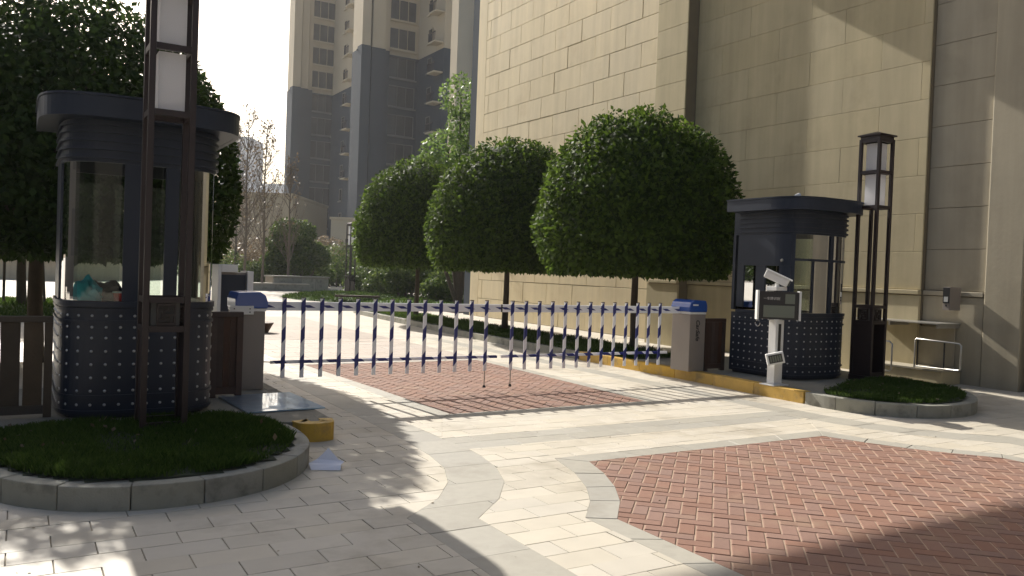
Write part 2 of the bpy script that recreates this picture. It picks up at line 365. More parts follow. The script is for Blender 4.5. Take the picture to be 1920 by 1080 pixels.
# field beyond the cross band round the far panel
FL = [(3.86, 7.55), (3.80, 9.5), (3.66, 12.0)]; FR = [(6.50, 7.55), (6.56, 9.5), (6.60, 12.0)]
FLo = [(3.68, 7.37), (3.62, 9.5), (3.48, 12.17)]; FRo = [(6.68, 7.37), (6.74, 9.5), (6.78, 12.17)]
creampolys.append(ccw([(3.24, 6.48)] + FLo + [(3.48, V_FAR), (3.24, V_FAR)]))
creampolys.append(ccw([(7.50, 6.48)] + FRo + [(6.78, V_FAR), (7.50, V_FAR)]))
creampolys.append(ccw([(3.24, 6.48), (7.50, 6.48), (6.68, 7.37), (3.68, 7.37)]))
tl = []
for p in creampolys: tl += tiles_for(p, rects)
lay(tl, cream, 'paving_slab', M['cream'])
band = struct(part('granite_band', MB().box(2.0, 2.3, .6, .9, -.05, -.02), M['joint']))
gt = []
gt += tiles_for(ccw(outerL + innerL2[::-1] + innerL[::-1][:0] + [(3.24, 6.48), (3.24, V_FAR)]), running(1.8, 3.6, 1.0, V_FAR, 1.7, .45, .5))
gt += tiles_for(ccw(mir(outerL) + mir(innerL2)[::-1] + [(7.50, 6.48), (7.50, V_FAR)]), running(7.2, 9.0, 1.0, V_FAR, 1.7, .45, .5))
gt += tiles_for([(3.2434, 6.02), (7.4966, 6.02), (7.4966, 6.48), (3.2434, 6.48)], running(3.2, 7.6, 6.02, 6.5, .6, .23, .5))
cutA = [(3.6, .9), (3.6, 9)]
def border(i, o, step):           # cut a curved border into pieces along its length
    res = []
    for k in range(len(i) - 1):
        L_ = math.dist(i[k], i[k+1]); n = max(1, round(L_ / step))
        for q in range(n):
            t0, t1 = q / n, (q + 1) / n; e = .003 / L_
            l = lambda a, b, t: (a[0] + (b[0] - a[0]) * t, a[1] + (b[1] - a[1]) * t)
            res.append(ccw([l(i[k], i[k+1], t0 + e), l(i[k], i[k+1], t1 - e), l(o[k], o[k+1], t1 - e), l(o[k], o[k+1], t0 + e)]))
    return res
gt += border(bordI, bordO, .42) + border(mir(bordI), mir(bordO), .42)
gt += border([(3.95, 5.25), (2*XC-3.95, 5.25)], [(3.75, 5.45), (2*XC-3.75, 5.45)], .6)
gt += border(FL, FLo, .6) + border(FR, FRo, .6) + border([(3.86, 7.55), (6.50, 7.55)], [(3.68, 7.37), (6.68, 7.37)], .6) + border([(3.66, 12.0), (6.60, 12.0)], [(3.48, 12.17), (6.78, 12.17)], .6)
lay(gt, band, 'granite_slab', M['grey'])
M['field'] = mat('pinkish_grey_granite', (.37, .315, .265), .7, .12, 9, .12, 200, island=.07, stain=(.32, .27, .22), stainscale=1.4)
field = struct(part('road_paving', MB().box(3.49, 6.77, 12.2, V_FAR, -.05, -.020), M['joint']))
lay(tiles_for([(3.4834, 12.1734), (6.7766, 12.1734), (6.7766, V_FAR), (3.4834, V_FAR)], running(3.4, 6.9, 12.17, V_FAR, .6, .3)), field, 'paving_slab', M['field'])
# herringbone clay pavers
brick_bed = struct(part('brick_paving', MB().prism(ccw(bordI + mir(bordI)[::-1]), -.045, -.004), M['jointred']))
part('joint_sand', MB().prism(ccw(FL + FR[::-1]), -.045, -.004), M['jointred'], brick_bed)
def herring(x0, x1, y0, y1, s=.1):
    res = []; c = math.cos(R(45)); g = .0045; cx, cy = (x0 + x1) / 2, (y0 + y1) / 2
    N = int(max(x1 - x0, y1 - y0) * 1.0 / s) + 6
    for i in range(-N, N):
        for j in range(-N, N):
            d = (i - j) % 4
            if d == 0: r = (i, i + 2, j, j + 1)
            elif d == 3: r = (i, i + 1, j, j + 2)
            else: continue
            q = [(r[0]*s + g, r[2]*s + g), (r[1]*s - g, r[2]*s + g), (r[1]*s - g, r[3]*s - g), (r[0]*s + g, r[3]*s - g)]
            res.append([(cx + (x - y) * c, cy + (x + y) * c) for x, y in q])
    return [r for r in res if x0 - .2 < r[0][0] < x1 + .2 and y0 - .2 < r[0][1] < y1 + .2]
ht = tiles_for(ccw(bordI + mir(bordI)[::-1]), herring(3.0, 7.8, 1.4, 5.3))
ht += tiles_for(ccw(FL + FR[::-1]), herring(3.4, 6.9, 7.4, V_FAR))
lay(ht, brick_bed, 'brick', M['brick'], jitter=.0016, arris=.006)

# ------------------------------------------------------------------ far ground: plaza sheets, lawns
struct(part('plaza', MB().box(-60, 12.9, V_FAR + .004, 140, -.05, -.002), M['far']))
farpanel = struct(part('far_road', MB().box(3.5, 6.75, V_FAR + .01, 23, -.0019, .002), brickmat('far_road_paving', (.37, .315, .265), (.33, .28, .235), (.25, .21, .17), .6, .3, .01)))

def blades(poly_test, x0, x1, y0, y1, n, zfun, h=.06, wd=.006, seed=1):
    r = random.Random(seed); v = []; f = []
    for _ in range(n):
        x, y = r.uniform(x0, x1), r.uniform(y0, y1)
        if not poly_test(x, y): continue
        nn = noise.noise(Vector((x * 2.3, y * 2.3, seed * .37)))
        if nn < -.28 and r.random() < .7: continue
        z = zfun(x, y); a = r.uniform(0, 6.283); hh = h * r.uniform(.45, 1.2) * (1 + nn * .9); l = hh * r.uniform(.1, .8); b = r.uniform(0, 6.283)
        dx, dy = math.cos(a) * wd, math.sin(a) * wd; k = len(v)
        v += [(x - dx, y - dy, z - .005), (x + dx, y + dy, z - .005), (x + math.cos(b)*l*.4 + dx*.6, y + math.sin(b)*l*.4 + dy*.6, z + hh * .6), (x + math.cos(b)*l, y + math.sin(b)*l, z + hh)]
        f += [(k, k+1, k+2), (k, k+2, k+3)]
    return v, f
def inpoly(p):
    def t(x, y):
        c = False; j = len(p) - 1
        for i in range(len(p)):
            if (p[i][1] > y) != (p[j][1] > y) and x < (p[j][0]-p[i][0])*(y-p[i][1])/(p[j][1]-p[i][1]) + p[i][0]: c = not c
            j = i
        return c
    return t
def offset(p, d):              # ccw polygon, inward positive
    n = len(p); r = []
    for i in range(n):
        a, b, c = Vector(p[i-1]), Vector(p[i]), Vector(p[(i+1) % n])
        n1 = Vector((-(b-a).y, (b-a).x)).normalized(); n2 = Vector((-(c-b).y, (c-b).x)).normalized()
        m_ = (n1 + n2); m_ = m_.normalized() if m_.length > 1e-6 else n1
        r.append(tuple(b + m_ * (d / max(.35, m_.dot(n1)))))
    return r
def smooth_line(pts, n=6):     # Catmull-Rom
    out = []
    for i in range(len(pts) - 1):
        p0, p1, p2, p3 = [Vector(pts[max(0, min(len(pts)-1, k))]) for k in (i-1, i, i+1, i+2)]
        for q in range(n):
            t = q / n; out.append(tuple(.5 * ((2*p1) + (p2-p0)*t + (2*p0-5*p1+4*p2-p3)*t*t + (3*p1-3*p2+p3-p0)*t**3)))
    out.append(tuple(pts[-1])); return out
KH = .15
def kerbrun(path, width, parent, ma, step=.5, name='kerb_stone', z0=-.03, z1=KH, labels=None):
    """stones along an outer line; the inside lies to the left of travel"""
    n = len(path); inner = []
    for i in range(n):
        a, c = Vector(path[max(0, i-1)]), Vector(path[min(n-1, i+1)]); d = (c - a).normalized(); inner.append(tuple(Vector(path[i]) + Vector((-d.y, d.x)) * width))
    s = [0]
    for i in range(1, n): s.append(s[-1] + math.dist(path[i-1], path[i]))
    k = max(1, round(s[-1] / step)); st = s[-1] / k; objs = []
    def at(line, t):
        t = max(0, min(s[-1], t))
        for i in range(1, n):
            if t <= s[i] + 1e-9: u = (t - s[i-1]) / max(1e-9, s[i] - s[i-1]); return (line[i-1][0] + (line[i][0]-line[i-1][0])*u, line[i-1][1] + (line[i][1]-line[i-1][1])*u)
    for q in range(k):
        ts = [q*st + .003] + [t for t in s if q*st + .02 < t < (q+1)*st - .02] + [(q+1)*st - .003]
        dz = rnd.uniform(-.003, .003)
        mb = MB().strip([at(inner, t) for t in ts], [at(path, t) for t in ts], z0, z1 + dz)
        objs.append(part(name, mb, ma, parent, bevel=.008))
    return objs

# left platform and island
islL = smooth_line([(-.32, 6.95), (-.30, 6.45), (-.20, 6.0), (.02, 5.62), (.33, 5.36), (.72, 5.24), (1.12, 5.27), (1.48, 5.44), (1.76, 5.74), (1.93, 6.12), (1.98, 6.55), (1.96, 6.86)])
left = [(-7, 6.95)] + islL + [(2.08, 6.78), (2.30, 6.76), (2.36, 6.9), (2.38, 8.0), (2.36, 9.6), (-7, 9.6)]
platL = struct(part('platform', MB().prism(ccw(offset(ccw(left), .07)), -.04, KH - .004), M['concrete']))
kerbrun(islL, .115, platL, M['kerb'], .40)
kerbrun([(-6.9, 6.95), (-.34, 6.95)], .115, platL, M['kerb'], .8)
yk = kerbrun(smooth_line([(2.02, 6.93), (2.06, 6.78), (2.20, 6.72), (2.34, 6.77), (2.39, 6.95)], 4) , .12, platL, M['yellow'], .45, z1=KH + .004)
kerbrun([(2.39, 6.96), (2.40, 8.0), (2.38, 9.6)], .115, platL, M['concrete'], .8)
grassL = offset(ccw(islL + [(1.55, 7.45), (-.2, 7.35)]), .125)
gz = lambda x, y: KH + .012 + .05 * max(0, 1 - ((x - .85) / 1.1) ** 2 - ((y - 6.5) / 1.2) ** 2)
def lawnmesh(poly, zf, name, parent=None):
    xs = bbox(poly); mb = MB(); t = inpoly(poly); n = 26; idx = {}
    for i in range(n):
        for j in range(n):
            x = xs[0] + (xs[1]-xs[0]) * (i + .5) / n; y = xs[2] + (xs[3]-xs[2]) * (j + .5) / n
            if t(x, y):
                q = []
                for a, b in ((i, j), (i+1, j), (i+1, j+1), (i, j+1)):
                    if (a, b) not in idx:
                        X, Y = xs[0] + (xs[1]-xs[0]) * a / n, xs[2] + (xs[3]-xs[2]) * b / n; idx[(a, b)] = len(mb.v); mb.v.append((X, Y, zf(X, Y)))
                    q.append(idx[(a, b)])
                mb.f.append(tuple(q))
    return mb
islandgrass = part('grass', lawnmesh(grassL, lambda x, y: gz(x, y) - .012, 'g'), M['soil'], None); islandgrass['kind'] = 'stuff'; tag(islandgrass, 'short dark grass in the left kerbed island around the lamp post', 'grass')
v, f = blades(inpoly(grassL), *bbox(grassL), 46000, gz, .05, .0035, 3); part('grass_blades', MB().add(v, f), M['grass'], islandgrass, stuff=True)

# right platform and island
islR = smooth_line([(8.33, 6.72), (8.31, 6.35), (8.40, 5.95), (8.68, 5.60), (9.15, 5.40), (9.70, 5.42), (10.25, 5.68), (10.72, 6.12), (11.0, 6.6), (11.05, 7.0)])
right = [(8.39, 9.7), (8.40, 8.4), (8.33, 7.4)] + islR + [(11.05, 10.4), (8.42, 10.4)]
platR = struct(part('platform', MB().prism(offset(ccw(right), .07), -.04, KH - .004), M['concrete']))
kerbrun(smooth_line([(8.42, 11.6), (8.42, 9.8), (8.42, 8.7), (8.34, 7.5), (8.33, 6.74)], 4), .14, platR, M['yellow'], .8, z1=KH + .003)
kerbrun(islR, .12, platR, M['kerb'], .45)
kerbrun([(11.05, 7.05), (11.05, 10.4)], .12, platR, M['kerb'], .8)
grassR = offset(ccw(islR[3:] + [(10.9, 7.75), (9.9, 7.2), (8.62, 6.85)]), .13)
gzr = lambda x, y: KH + .01 + .04 * max(0, 1 - ((x - 9.7) / 1.2) ** 2 - ((y - 6.4) / 1.0) ** 2)
grr = part('grass', lawnmesh(grassR, lambda x, y: gzr(x, y) - .012, 'g'), M['soil'], None); grr['kind'] = 'stuff'; tag(grr, 'short dark grass in the right kerbed island beside the lamp post', 'grass')
v, f = blades(inpoly(grassR), *bbox(grassR), 30000, gzr, .045, .0045, 5); part('grass_blades', MB().add(v, f), M['grass'], grr, stuff=True)
# tree bed along the road, behind the right barrier box
bed = [(8.42, 11.62), (8.55, 16.4), (8.80, 20.0), (9.1, 24.5), (9.6, 26.0), (10.6, 26.0), (10.35, 20.0), (10.28, 16.0), (10.15, 11.0), (10.1, 10.42), (8.55, 10.42)]
bedo = part('tree_bed', MB().prism(offset(ccw(bed), .06), -.04, KH - .02), M['soil']); bedo['kind'] = 'structure'
kerbrun(smooth_line([(9.8, 26.1), (9.25, 25.2), (9.0, 23.5), (8.80, 20.0), (8.55, 16.4), (8.43, 11.7)], 4), .13, bedo, M['kerb'], .8, z1=.13)
bg_ = part('grass', MB().prism(offset(ccw(bed), .16), .10, .135), M['lawn']); bg_['kind'] = 'stuff'; tag(bg_, 'low grass strip under the three round trees', 'grass')
v, f = blades(inpoly(offset(ccw(bed), .15)), *bbox(bed), 60000, lambda x, y: .135, .075, .009, 9); part('grass_blades', MB().add(v, f), M['grass'], bg_, stuff=True)

# ------------------------------------------------------------------ tan stone building
bld = thing('stone_building', 'tall tan stone building with block facing along the right of the gate', 'building', (12.9, 15, 0))
def B(name, x0, x1, y0, y1, z0, z1, ma, parent=bld, bevel=0, stuff=False):
    return part(name, MB().box(x0 - 12.9, x1 - 12.9, y0 - 15, y1 - 15, z0, z1), ma, parent, bevel=bevel, stuff=stuff)
HB = 20.0
wallA = B('wall', 12.94, 30, 14.36, 23.55, -.05, HB, M['stoneback'])
def facing(parent, X, y0, y1, z0, z1, L_, H_, ma, off=.5, first=0, gap=.007, depth=.04, name='stone_block', limit=300, jit=.004):
    """blocks standing 4 cm proud of the wall, joints recessed"""
    lst = []; j = 0; z = z0
    while z < z1 - .05:
        y = y1 - (first + j * off) % 1 * L_ - (0 if (first + j*off) % 1 == 0 else 0); y = y1 + ((first + j * off) % 1) * L_
        while y > y0:
            a, b = max(y0, y - L_), min(y1, y)
            if b - a > .04: lst.append((a, b, z, min(z1, z + H_)))
            y -= L_
        z += H_; j += 1
    def key(q):
        d = Vector((X, (q[0]+q[1])/2, (q[2]+q[3])/2 - EYE)); w_ = d.dot(Fw); yy = 540 - F * d.dot(Up) / w_; xx = 960 + F * d.dot(Rt) / w_
        return -(1 / w_ ** 2) if (-60 < yy and -60 < xx < 1980) else 1 / w_
    lst.sort(key=key)
    mbs = MB(); cnt = 0
    for i, (a, b, c, d) in enumerate(lst):
        X0 = X + rnd.uniform(-jit, jit)
        args = (X0 - 12.9, X0 + depth - 12.9, a + gap - 15, b - gap - 15, c + gap, d - gap)
        if key(lst[i]) < 0 and cnt < limit: part(name, MB().box(*args), ma, parent, bevel=.006); cnt += 1
        else: mbs.box(*args)
    if mbs.v: part(name, mbs, ma, parent, stuff=True)
facing(wallA, 12.90, 14.36, 23.55, .0, HB, 1.27, .60, M['stone'], first=.3, name='stone_block')
B('corner_return', 12.9, 30, 23.56, 24.1, -.05, HB, M['stone'])
B('slate_strip', 13.1, 30, 24.11, 24.9, -.05, HB, M['lower'])
# pilaster
pil = B('pilaster', 12.29, 12.9, 13.36, 14.35, -.05, HB, M['stoneback'])
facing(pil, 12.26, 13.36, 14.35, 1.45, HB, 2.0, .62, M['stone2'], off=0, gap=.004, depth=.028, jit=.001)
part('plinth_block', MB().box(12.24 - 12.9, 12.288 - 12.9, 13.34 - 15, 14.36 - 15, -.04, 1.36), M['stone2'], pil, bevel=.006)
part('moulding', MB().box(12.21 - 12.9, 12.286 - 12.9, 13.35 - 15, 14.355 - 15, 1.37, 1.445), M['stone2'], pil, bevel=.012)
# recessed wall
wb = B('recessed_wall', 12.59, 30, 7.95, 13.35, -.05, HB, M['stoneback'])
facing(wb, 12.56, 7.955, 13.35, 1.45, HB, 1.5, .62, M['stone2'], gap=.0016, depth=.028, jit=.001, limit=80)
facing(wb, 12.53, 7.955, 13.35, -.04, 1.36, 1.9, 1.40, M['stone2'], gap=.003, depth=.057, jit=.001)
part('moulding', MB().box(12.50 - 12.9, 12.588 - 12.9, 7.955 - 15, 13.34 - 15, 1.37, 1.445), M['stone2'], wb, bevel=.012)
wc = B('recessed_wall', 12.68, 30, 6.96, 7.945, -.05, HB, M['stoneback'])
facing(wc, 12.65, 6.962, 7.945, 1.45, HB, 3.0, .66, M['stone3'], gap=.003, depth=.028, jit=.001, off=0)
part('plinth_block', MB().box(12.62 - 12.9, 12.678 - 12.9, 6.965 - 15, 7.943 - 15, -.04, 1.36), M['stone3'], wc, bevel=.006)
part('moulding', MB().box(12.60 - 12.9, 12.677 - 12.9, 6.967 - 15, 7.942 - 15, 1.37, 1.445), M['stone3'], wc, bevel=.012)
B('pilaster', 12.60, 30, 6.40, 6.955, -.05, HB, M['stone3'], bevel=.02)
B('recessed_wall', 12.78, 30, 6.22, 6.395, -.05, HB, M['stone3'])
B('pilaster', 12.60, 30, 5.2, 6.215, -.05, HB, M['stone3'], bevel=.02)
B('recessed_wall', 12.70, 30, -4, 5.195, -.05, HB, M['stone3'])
# unseen stepped canopy, added and shaped to cast the shadows on wall and paving
TE = math.tan(R(SUN_EL))
cz = TE * (16.0 - 3.0)
can = B('unseen_shadow_canopy', -3.0, 9.6, 15.2, 16.0, cz, cz + 1.9, M['stone3'])
cz2 = TE * (16.0 - .25)
B('unseen_shadow_canopy', 9.61, 12.89, 15.2, 16.0, cz2, cz2 + 2.6, M['stone3'])
B('unseen_shadow_canopy', 9.0, 9.9, 15.25, 15.95, cz + 1.91, cz2 + 1.5, M['stone3'])

# ------------------------------------------------------------------ stairhead box and rails against the wall
def boxthing(name, label, cat, group=None): return thing(name, label, cat, group=group)
sh = thing('steel_shelf', 'thin steel shelf canopy on the tan wall above the low stone box', 'shelf', (12.3, 7.92, .93))
part('shelf_board', MB().box(-.28, .32, -.62, .85, 0, .018), M['steel'], sh)
part('bracket', MB().box(-.26, .32, -.60, -.57, -.06, -.002), M['steel'], sh); part('bracket', MB().box(-.26, .32, .2, .23, -.06, -.002), M['steel'], sh)
part('rear_panel', MB().box(.28, .30, -.55, .85, -.72, -.065), M['stone3'], sh)
sb = thing('stone_box', 'low tan stone box standing against the wall under the steel shelf', 'plinth', (12.2, 7.7, 0))
part('body', MB().box(-.12, .40, -.44, .85, 0, .20), M['stone2'], sb, bevel=.008); part('cap', MB().box(-.14, .40, -.46, .86, .203, .235), M['stone3'], sb, bevel=.004)
hr = thing('handrail', 'rectangular bent steel tube frame above the stone box', 'railing', (12.02, 7.3, .238), group='steel rails by the stone box')
part('tube', MB().tube([(0, .36, 0), (0, .36, .42), (0, .34, .45), (0, -.34, .43), (0, -.37, .40), (0, -.37, .06), (0, -.34, .03), (0, .36, .02)], .013), M['steel'], hr, smooth=True)
part('strut', MB().tube([(.02, .33, .02), (.02, .33, .44)], .012), M['black'], hr); part('strut', MB().tube([(.02, -.10, .02), (.02, -.10, .43)], .012), M['black'], hr)
hl = thing('handrail', 'small hooked steel tube loop left of the rectangular frame', 'railing', (11.9, 8.0, .12), group='steel rails by the stone box')
part('tube', MB().tube([(0, .25, .50), (0, .02, .49), (0, -.03, .45), (0, -.03, .06), (0, .0, .02), (0, .25, .015)], .014), M['steel'], hl, smooth=True)
ic = thing('intercom', 'small dark intercom box with keypad mounted on the wall above the shelf', 'intercom', (12.5, 7.36, 1.34))
part('housing', MB().box(-.20, .09, -.055, .055, -.19, .17), M['greymetal'], ic, bevel=.006); part('faceplate', MB().box(-.212, -.201, -.05, .05, -.08, .16), M['black'], ic)
part('keypad', MB().box(-.216, -.213, -.032, .032, -.06, .02), M['textw'], ic); part('button', MB().box(-.212, -.201, -.01, .01, -.13, -.11), M['black'], ic)

# ------------------------------------------------------------------ guard booths
NS = 3.4
def arc_outline(rad, back, inset=0, k=32):          # open D: from the back right corner round the front to the back left corner
    r = rad - inset; bb = r - .10; p = [(r, back - inset)]
    for i in range(k + 1):
        a = math.pi * i / k; c, s_ = math.cos(a), math.sin(a)
        p.append((r * math.copysign(abs(c) ** (2 / NS), c) if abs(c) > 1e-9 else 0.0, -bb * abs(s_) ** (2 / NS)))
    p.append((-r, back - inset)); return p
def closedD(rad, back, inset=0, k=24): return ccw(arc_outline(rad, back, inset, k))
def sub(line, s0, s1, k=6):     # piece of an open polyline by arc length
    s = [0]
    for i in range(1, len(line)): s.append(s[-1] + math.dist(line[i-1], line[i]))
    def at(t):
        for i in range(1, len(line)):
            if t <= s[i] + 1e-9: u = (t - s[i-1]) / max(1e-9, s[i]-s[i-1]); return (line[i-1][0] + (line[i][0]-line[i-1][0])*u, line[i-1][1] + (line[i][1]-line[i-1][1])*u)
        return line[-1]
    ts = [s0] + [t for t in s if s0 + .004 < t < s1 - .004] + [s1]; return [at(t) for t in ts], s[-1]
RB, BACK = .62, .62
def shell(name, root, s0, s1, z0, z1, ma, off=0.0, th=.03, smooth=False, **kw):
    o_, _ = sub(arc_outline(RB + off, BACK), s0 * (RB + off) / RB if False else s0, s1); i_, _ = sub(arc_outline(RB + off - th, BACK), s0, s1)
    # inner line by the same parameters, pulled towards the axis
    inner = []; n_ = len(o_)
    for i, p in enumerate(o_):
        a, c = Vector(o_[max(0, i-1)]), Vector(o_[min(n_-1, i+1)]); d = (c - a).normalized()
        inner.append((p[0] - d.y * -th * -1 if False else p[0] + d.y * th, p[1] - d.x * th))
    return part(name, MB().strip(inner, o_, z0, z1), ma, root, smooth=smooth, **kw)
_l = arc_outline(RB, BACK); TOT = sum(math.dist(_l[i-1], _l[i]) for i in range(1, len(_l)))
def booth(label, loc, door_left):
    t = thing('guard_booth', label, 'guard booth', loc, 0, 'guard booths on either side of the gate')
    Z0, Z1, Z2, Z3 = .0, .935, 2.13, 2.477
    shell('lower_panel', t, 0, TOT, .03, Z1, M['booth'])
    part('floor', MB().prism(closedD(RB - .04, BACK), .0, .03), M['booth'], t)
    part('back_panel', MB().box(-RB + .001, RB - .001, BACK + .001, BACK + .03, .03, .935), M['booth'], t)
    part('back_panel', MB().box(-RB + .001, RB - .001, BACK + .001, BACK + .03, 2.13, Z3), M['booth'], t)
    shell('sill_ring', t, 0, TOT, Z1 + .001, Z1 + .045, M['booth'], off=.02, th=.09)
    for z in (.05, .18, .80, .90): shell('trim_ring', t, 0, TOT, z, z + .022, M['booth'], off=.014, th=.012)
    shell('upper_band', t, 0, TOT, Z2, Z3, M['booth'])
    for z in (2.16, 2.23, 2.30, 2.37, 2.43): shell('trim_ring', t, 0, TOT, z, z + .024, M['booth'], off=.022, th=.021)
    # roof: overhanging fascia with a flat deck
    out = arc_outline(RB + .18, BACK + .02); inn = arc_outline(RB + .14, BACK + .02)
    part('fascia', MB().strip(inn, out, 2.475, 2.64), M['booth'], t)
    part('soffit', MB().prism(closedD(RB + .139, BACK + .018), 2.478, 2.495), M['booth'], t)
    part('roof_deck', MB().prism(closedD(RB + .19, BACK + .03), 2.642, 2.66), M['booth'], t)
    # glass round the front by arc length (from the right back corner), solid mullions between
    H_ = TOT / 2
    gl = [(.06, .46), (.56, H_ - .26), (H_ - .15, H_ + .04), (H_ + .17, TOT - .72)] if not door_left else [(.06, .50), (.58, H_ - .12), (H_ - .05, H_ + .56)]
    ends = [0] + [q for g in gl for q in g] + ([TOT] if not door_left else [TOT - .97])
    for i in range(0, len(ends), 2): shell('mullion', t, ends[i] + .0005, ends[i+1] - .0005, Z1 + .046, Z2 - .001, M['booth'], off=0, th=.035)
    for a, b in gl: shell('window_pane', t, a, b, Z1 + .047, Z2 - .002, M['glass'], off=-.012, th=.006)
    part('window_pane', MB().box(-RB + .05, RB - .05, BACK + .01, BACK + .018, .972, 2.128), M['glass'], t)
    part('mullion', MB().box(-.03, .03, BACK - .01, BACK + .04, .972, 2.128), M['booth'], t)
    part('mullion', MB().box(-RB + .001, -RB + .05, BACK - .01, BACK + .04, .972, 2.128), M['booth'], t); part('mullion', MB().box(RB - .05, RB - .001, BACK - .01, BACK + .04, .972, 2.128), M['booth'], t)
    # polished studs
    mb = MB(); line = arc_outline(RB, BACK); S = .107; zs = [.12, .235, .345, .455, .565, .675, .765, .86]
    for z in zs:
        s = .06
        while s < TOT - .03:
            pass
            (p, q), _ = sub(line, s, s + .002)[0][:2], 0
            d = Vector((q[0]-p[0], q[1]-p[1], 0)).normalized(); n = Vector((-d.y, d.x, 0)); n = n if n.x * p[0] + n.y * (p[1] if p[1] < 0 else 0) > 0 else -n
            c = Vector((p[0], p[1], z)) + n * .001; u = Vector((0, 0, 1)); b = len(mb.v); k = 8
            for r_, h in ((.0125, 0), (.009, .006)):
                for q_ in range(k): tt = 6.2832 * q_ / k; mb.v.append(tuple(c + (d * math.cos(tt) + u * math.sin(tt)) * r_ + n * h))
            mb.v.append(tuple(c + n * .009))
            for q_ in range(k):
                r2 = (q_ + 1) % k; mb.f += [(b+q_, b+r2, b+k+r2, b+k+q_), (b+k+q_, b+k+r2, b+2*k)]
            s += S
    part('stud_rows', mb, M['chrome'], t, smooth=True, stuff=True)
    if door_left:      # on the road side: solid upper door with two narrow lights
        D0, D1 = TOT - .965, TOT - .04
        d = shell('door', t, D0, D1, 1.66, Z2 - .003, M['booth'], off=.008, th=.035)
        for a, b in ((D0, TOT - .80), (TOT - .56, TOT - .39), (TOT - .16, D1)): shell('door_stile', d, a, b, 1.02, 1.658, M['booth'], off=.008, th=.035)
        for a, b in ((TOT - .799, TOT - .561), (TOT - .389, TOT - .161)): shell('door_light', d, a, b, 1.02, 1.658, M['glass'], off=-.008, th=.006)
        shell('transom', t, .58, H_ + .56, 1.74, 1.775, M['booth'], off=-.001, th=.03); shell('transom', t, H_ + .26, H_ + .295, Z1 + .05, 1.739, M['booth'], off=-.001, th=.03)
        (p, q), _ = sub(arc_outline(RB, BACK), D0 + .10, D0 + .102, 1)[0][:2], 0
        mb = MB(); mb.tube([(-RB - .006, .13 + .045*math.cos(q*.5236), .79 + .045*math.sin(q*.5236)) for q in range(13)], .006, 5); part('emblem_ring', mb, M['steel'], t)
        part('speaker', MB().tube([(p[0] - .05, p[1] - .03, 1.74), (p[0], p[1], 1.74)], [.018, .026], 12), M['steel'], t)
    # desk inside
    part('desk', MB().prism(ccw([(p[0], p[1]) for p in arc_outline(RB - .045, .1)]), .925, .95), M['interior'], t)
    return t
bl = booth('dark blue round fronted guard booth with studded base at left behind the lamp post', (.905, 8.04, KH), False)
br = booth('dark round fronted guard booth beside the stone wall at right behind the camera post', (9.65, 8.02, KH), True); br.scale = (1, 1, .945)
# things on the left desk
def blob(n, rx, ry, rz, amp, seed, sub_=4):
    bm = bmesh.new(); bmesh.ops.create_icosphere(bm, subdivisions=sub_, radius=1); 
    for v_ in bm.verts:
        q = noise.noise(v_.co * 1.6 + Vector((seed, 0, 0))) + .6 * noise.noise(v_.co * 4 + Vector((0, seed, 0))) ; c = v_.co * (1 + amp * q)
        z = c.z if c.z > 0 else c.z * .15
        v_.co = Vector((c.x * rx, c.y * ry, z * rz))
    me = bpy.data.meshes.new(n); bm.to_mesh(me); bm.free(); me.polygons.foreach_set('use_smooth', [True] * len(me.polygons)); return me
def lump(n, ma, lab, cat, loc, r, amp, seed, rz=0):
    me = blob(n, *r, amp, seed); me.materials.append(ma); o = link(n, me, None, loc, rz); return tag(o, lab, cat)
lump('cloth', M['cyan'], 'crumpled turquoise cloth behind the left booth window', 'cloth', (.47, 7.72, 1.103), (.14, .08, .19), .5, 3)
lump('bag', M['darkcloth'], 'dark navy bag lying on the desk behind the turquoise cloth', 'bag', (.64, 7.88, 1.103), (.20, .10, .16), .5, 8)
pot = thing('cup', 'red tub with pale rim on the left booth desk', 'tub', (.735, 7.66, 1.102))
mb = MB().tube([(0, 0, 0), (0, 0, .095)], [.040, .055], 20); part('body', mb, M['red'], pot, smooth=False); part('rim', MB().tube([(0, 0, .0955), (0, 0, .108)], [.059, .059], 20), M['white'], pot)
# roof fittings
al = thing('antenna_frame', 'small white lamp with thin rods on the right booth roof', 'roof fitting', (9.62, 8.05, KH + 2.515))
part('base', MB().tube([(0, 0, 0), (0, 0, .06)], .012), M['white'], al); part('lamp_head', MB().tube([(-.05, 0, .075), (.04, 0, .09)], [.02, .04], 10), M['white'], al)
part('rod', MB().tube([(0, 0, .015), (.30, -.25, .02)], .007), M['steel'], al); part('rod', MB().tube([(.05, 0, .015), (.45, -.30, .015)], .006), M['steel'], al)
al2 = thing('roof_light', 'small white fitting on the left booth roof edge', 'roof fitting', (1.35, 8.35, KH + 2.66))
part('base', MB().tube([(0, 0, 0), (0, 0, .03)], .03, 12), M['white'], al2); part('lamp_head', MB().tube([(0, 0, .031), (0, 0, .08)], [.035, .012], 12), M['white'], al2)

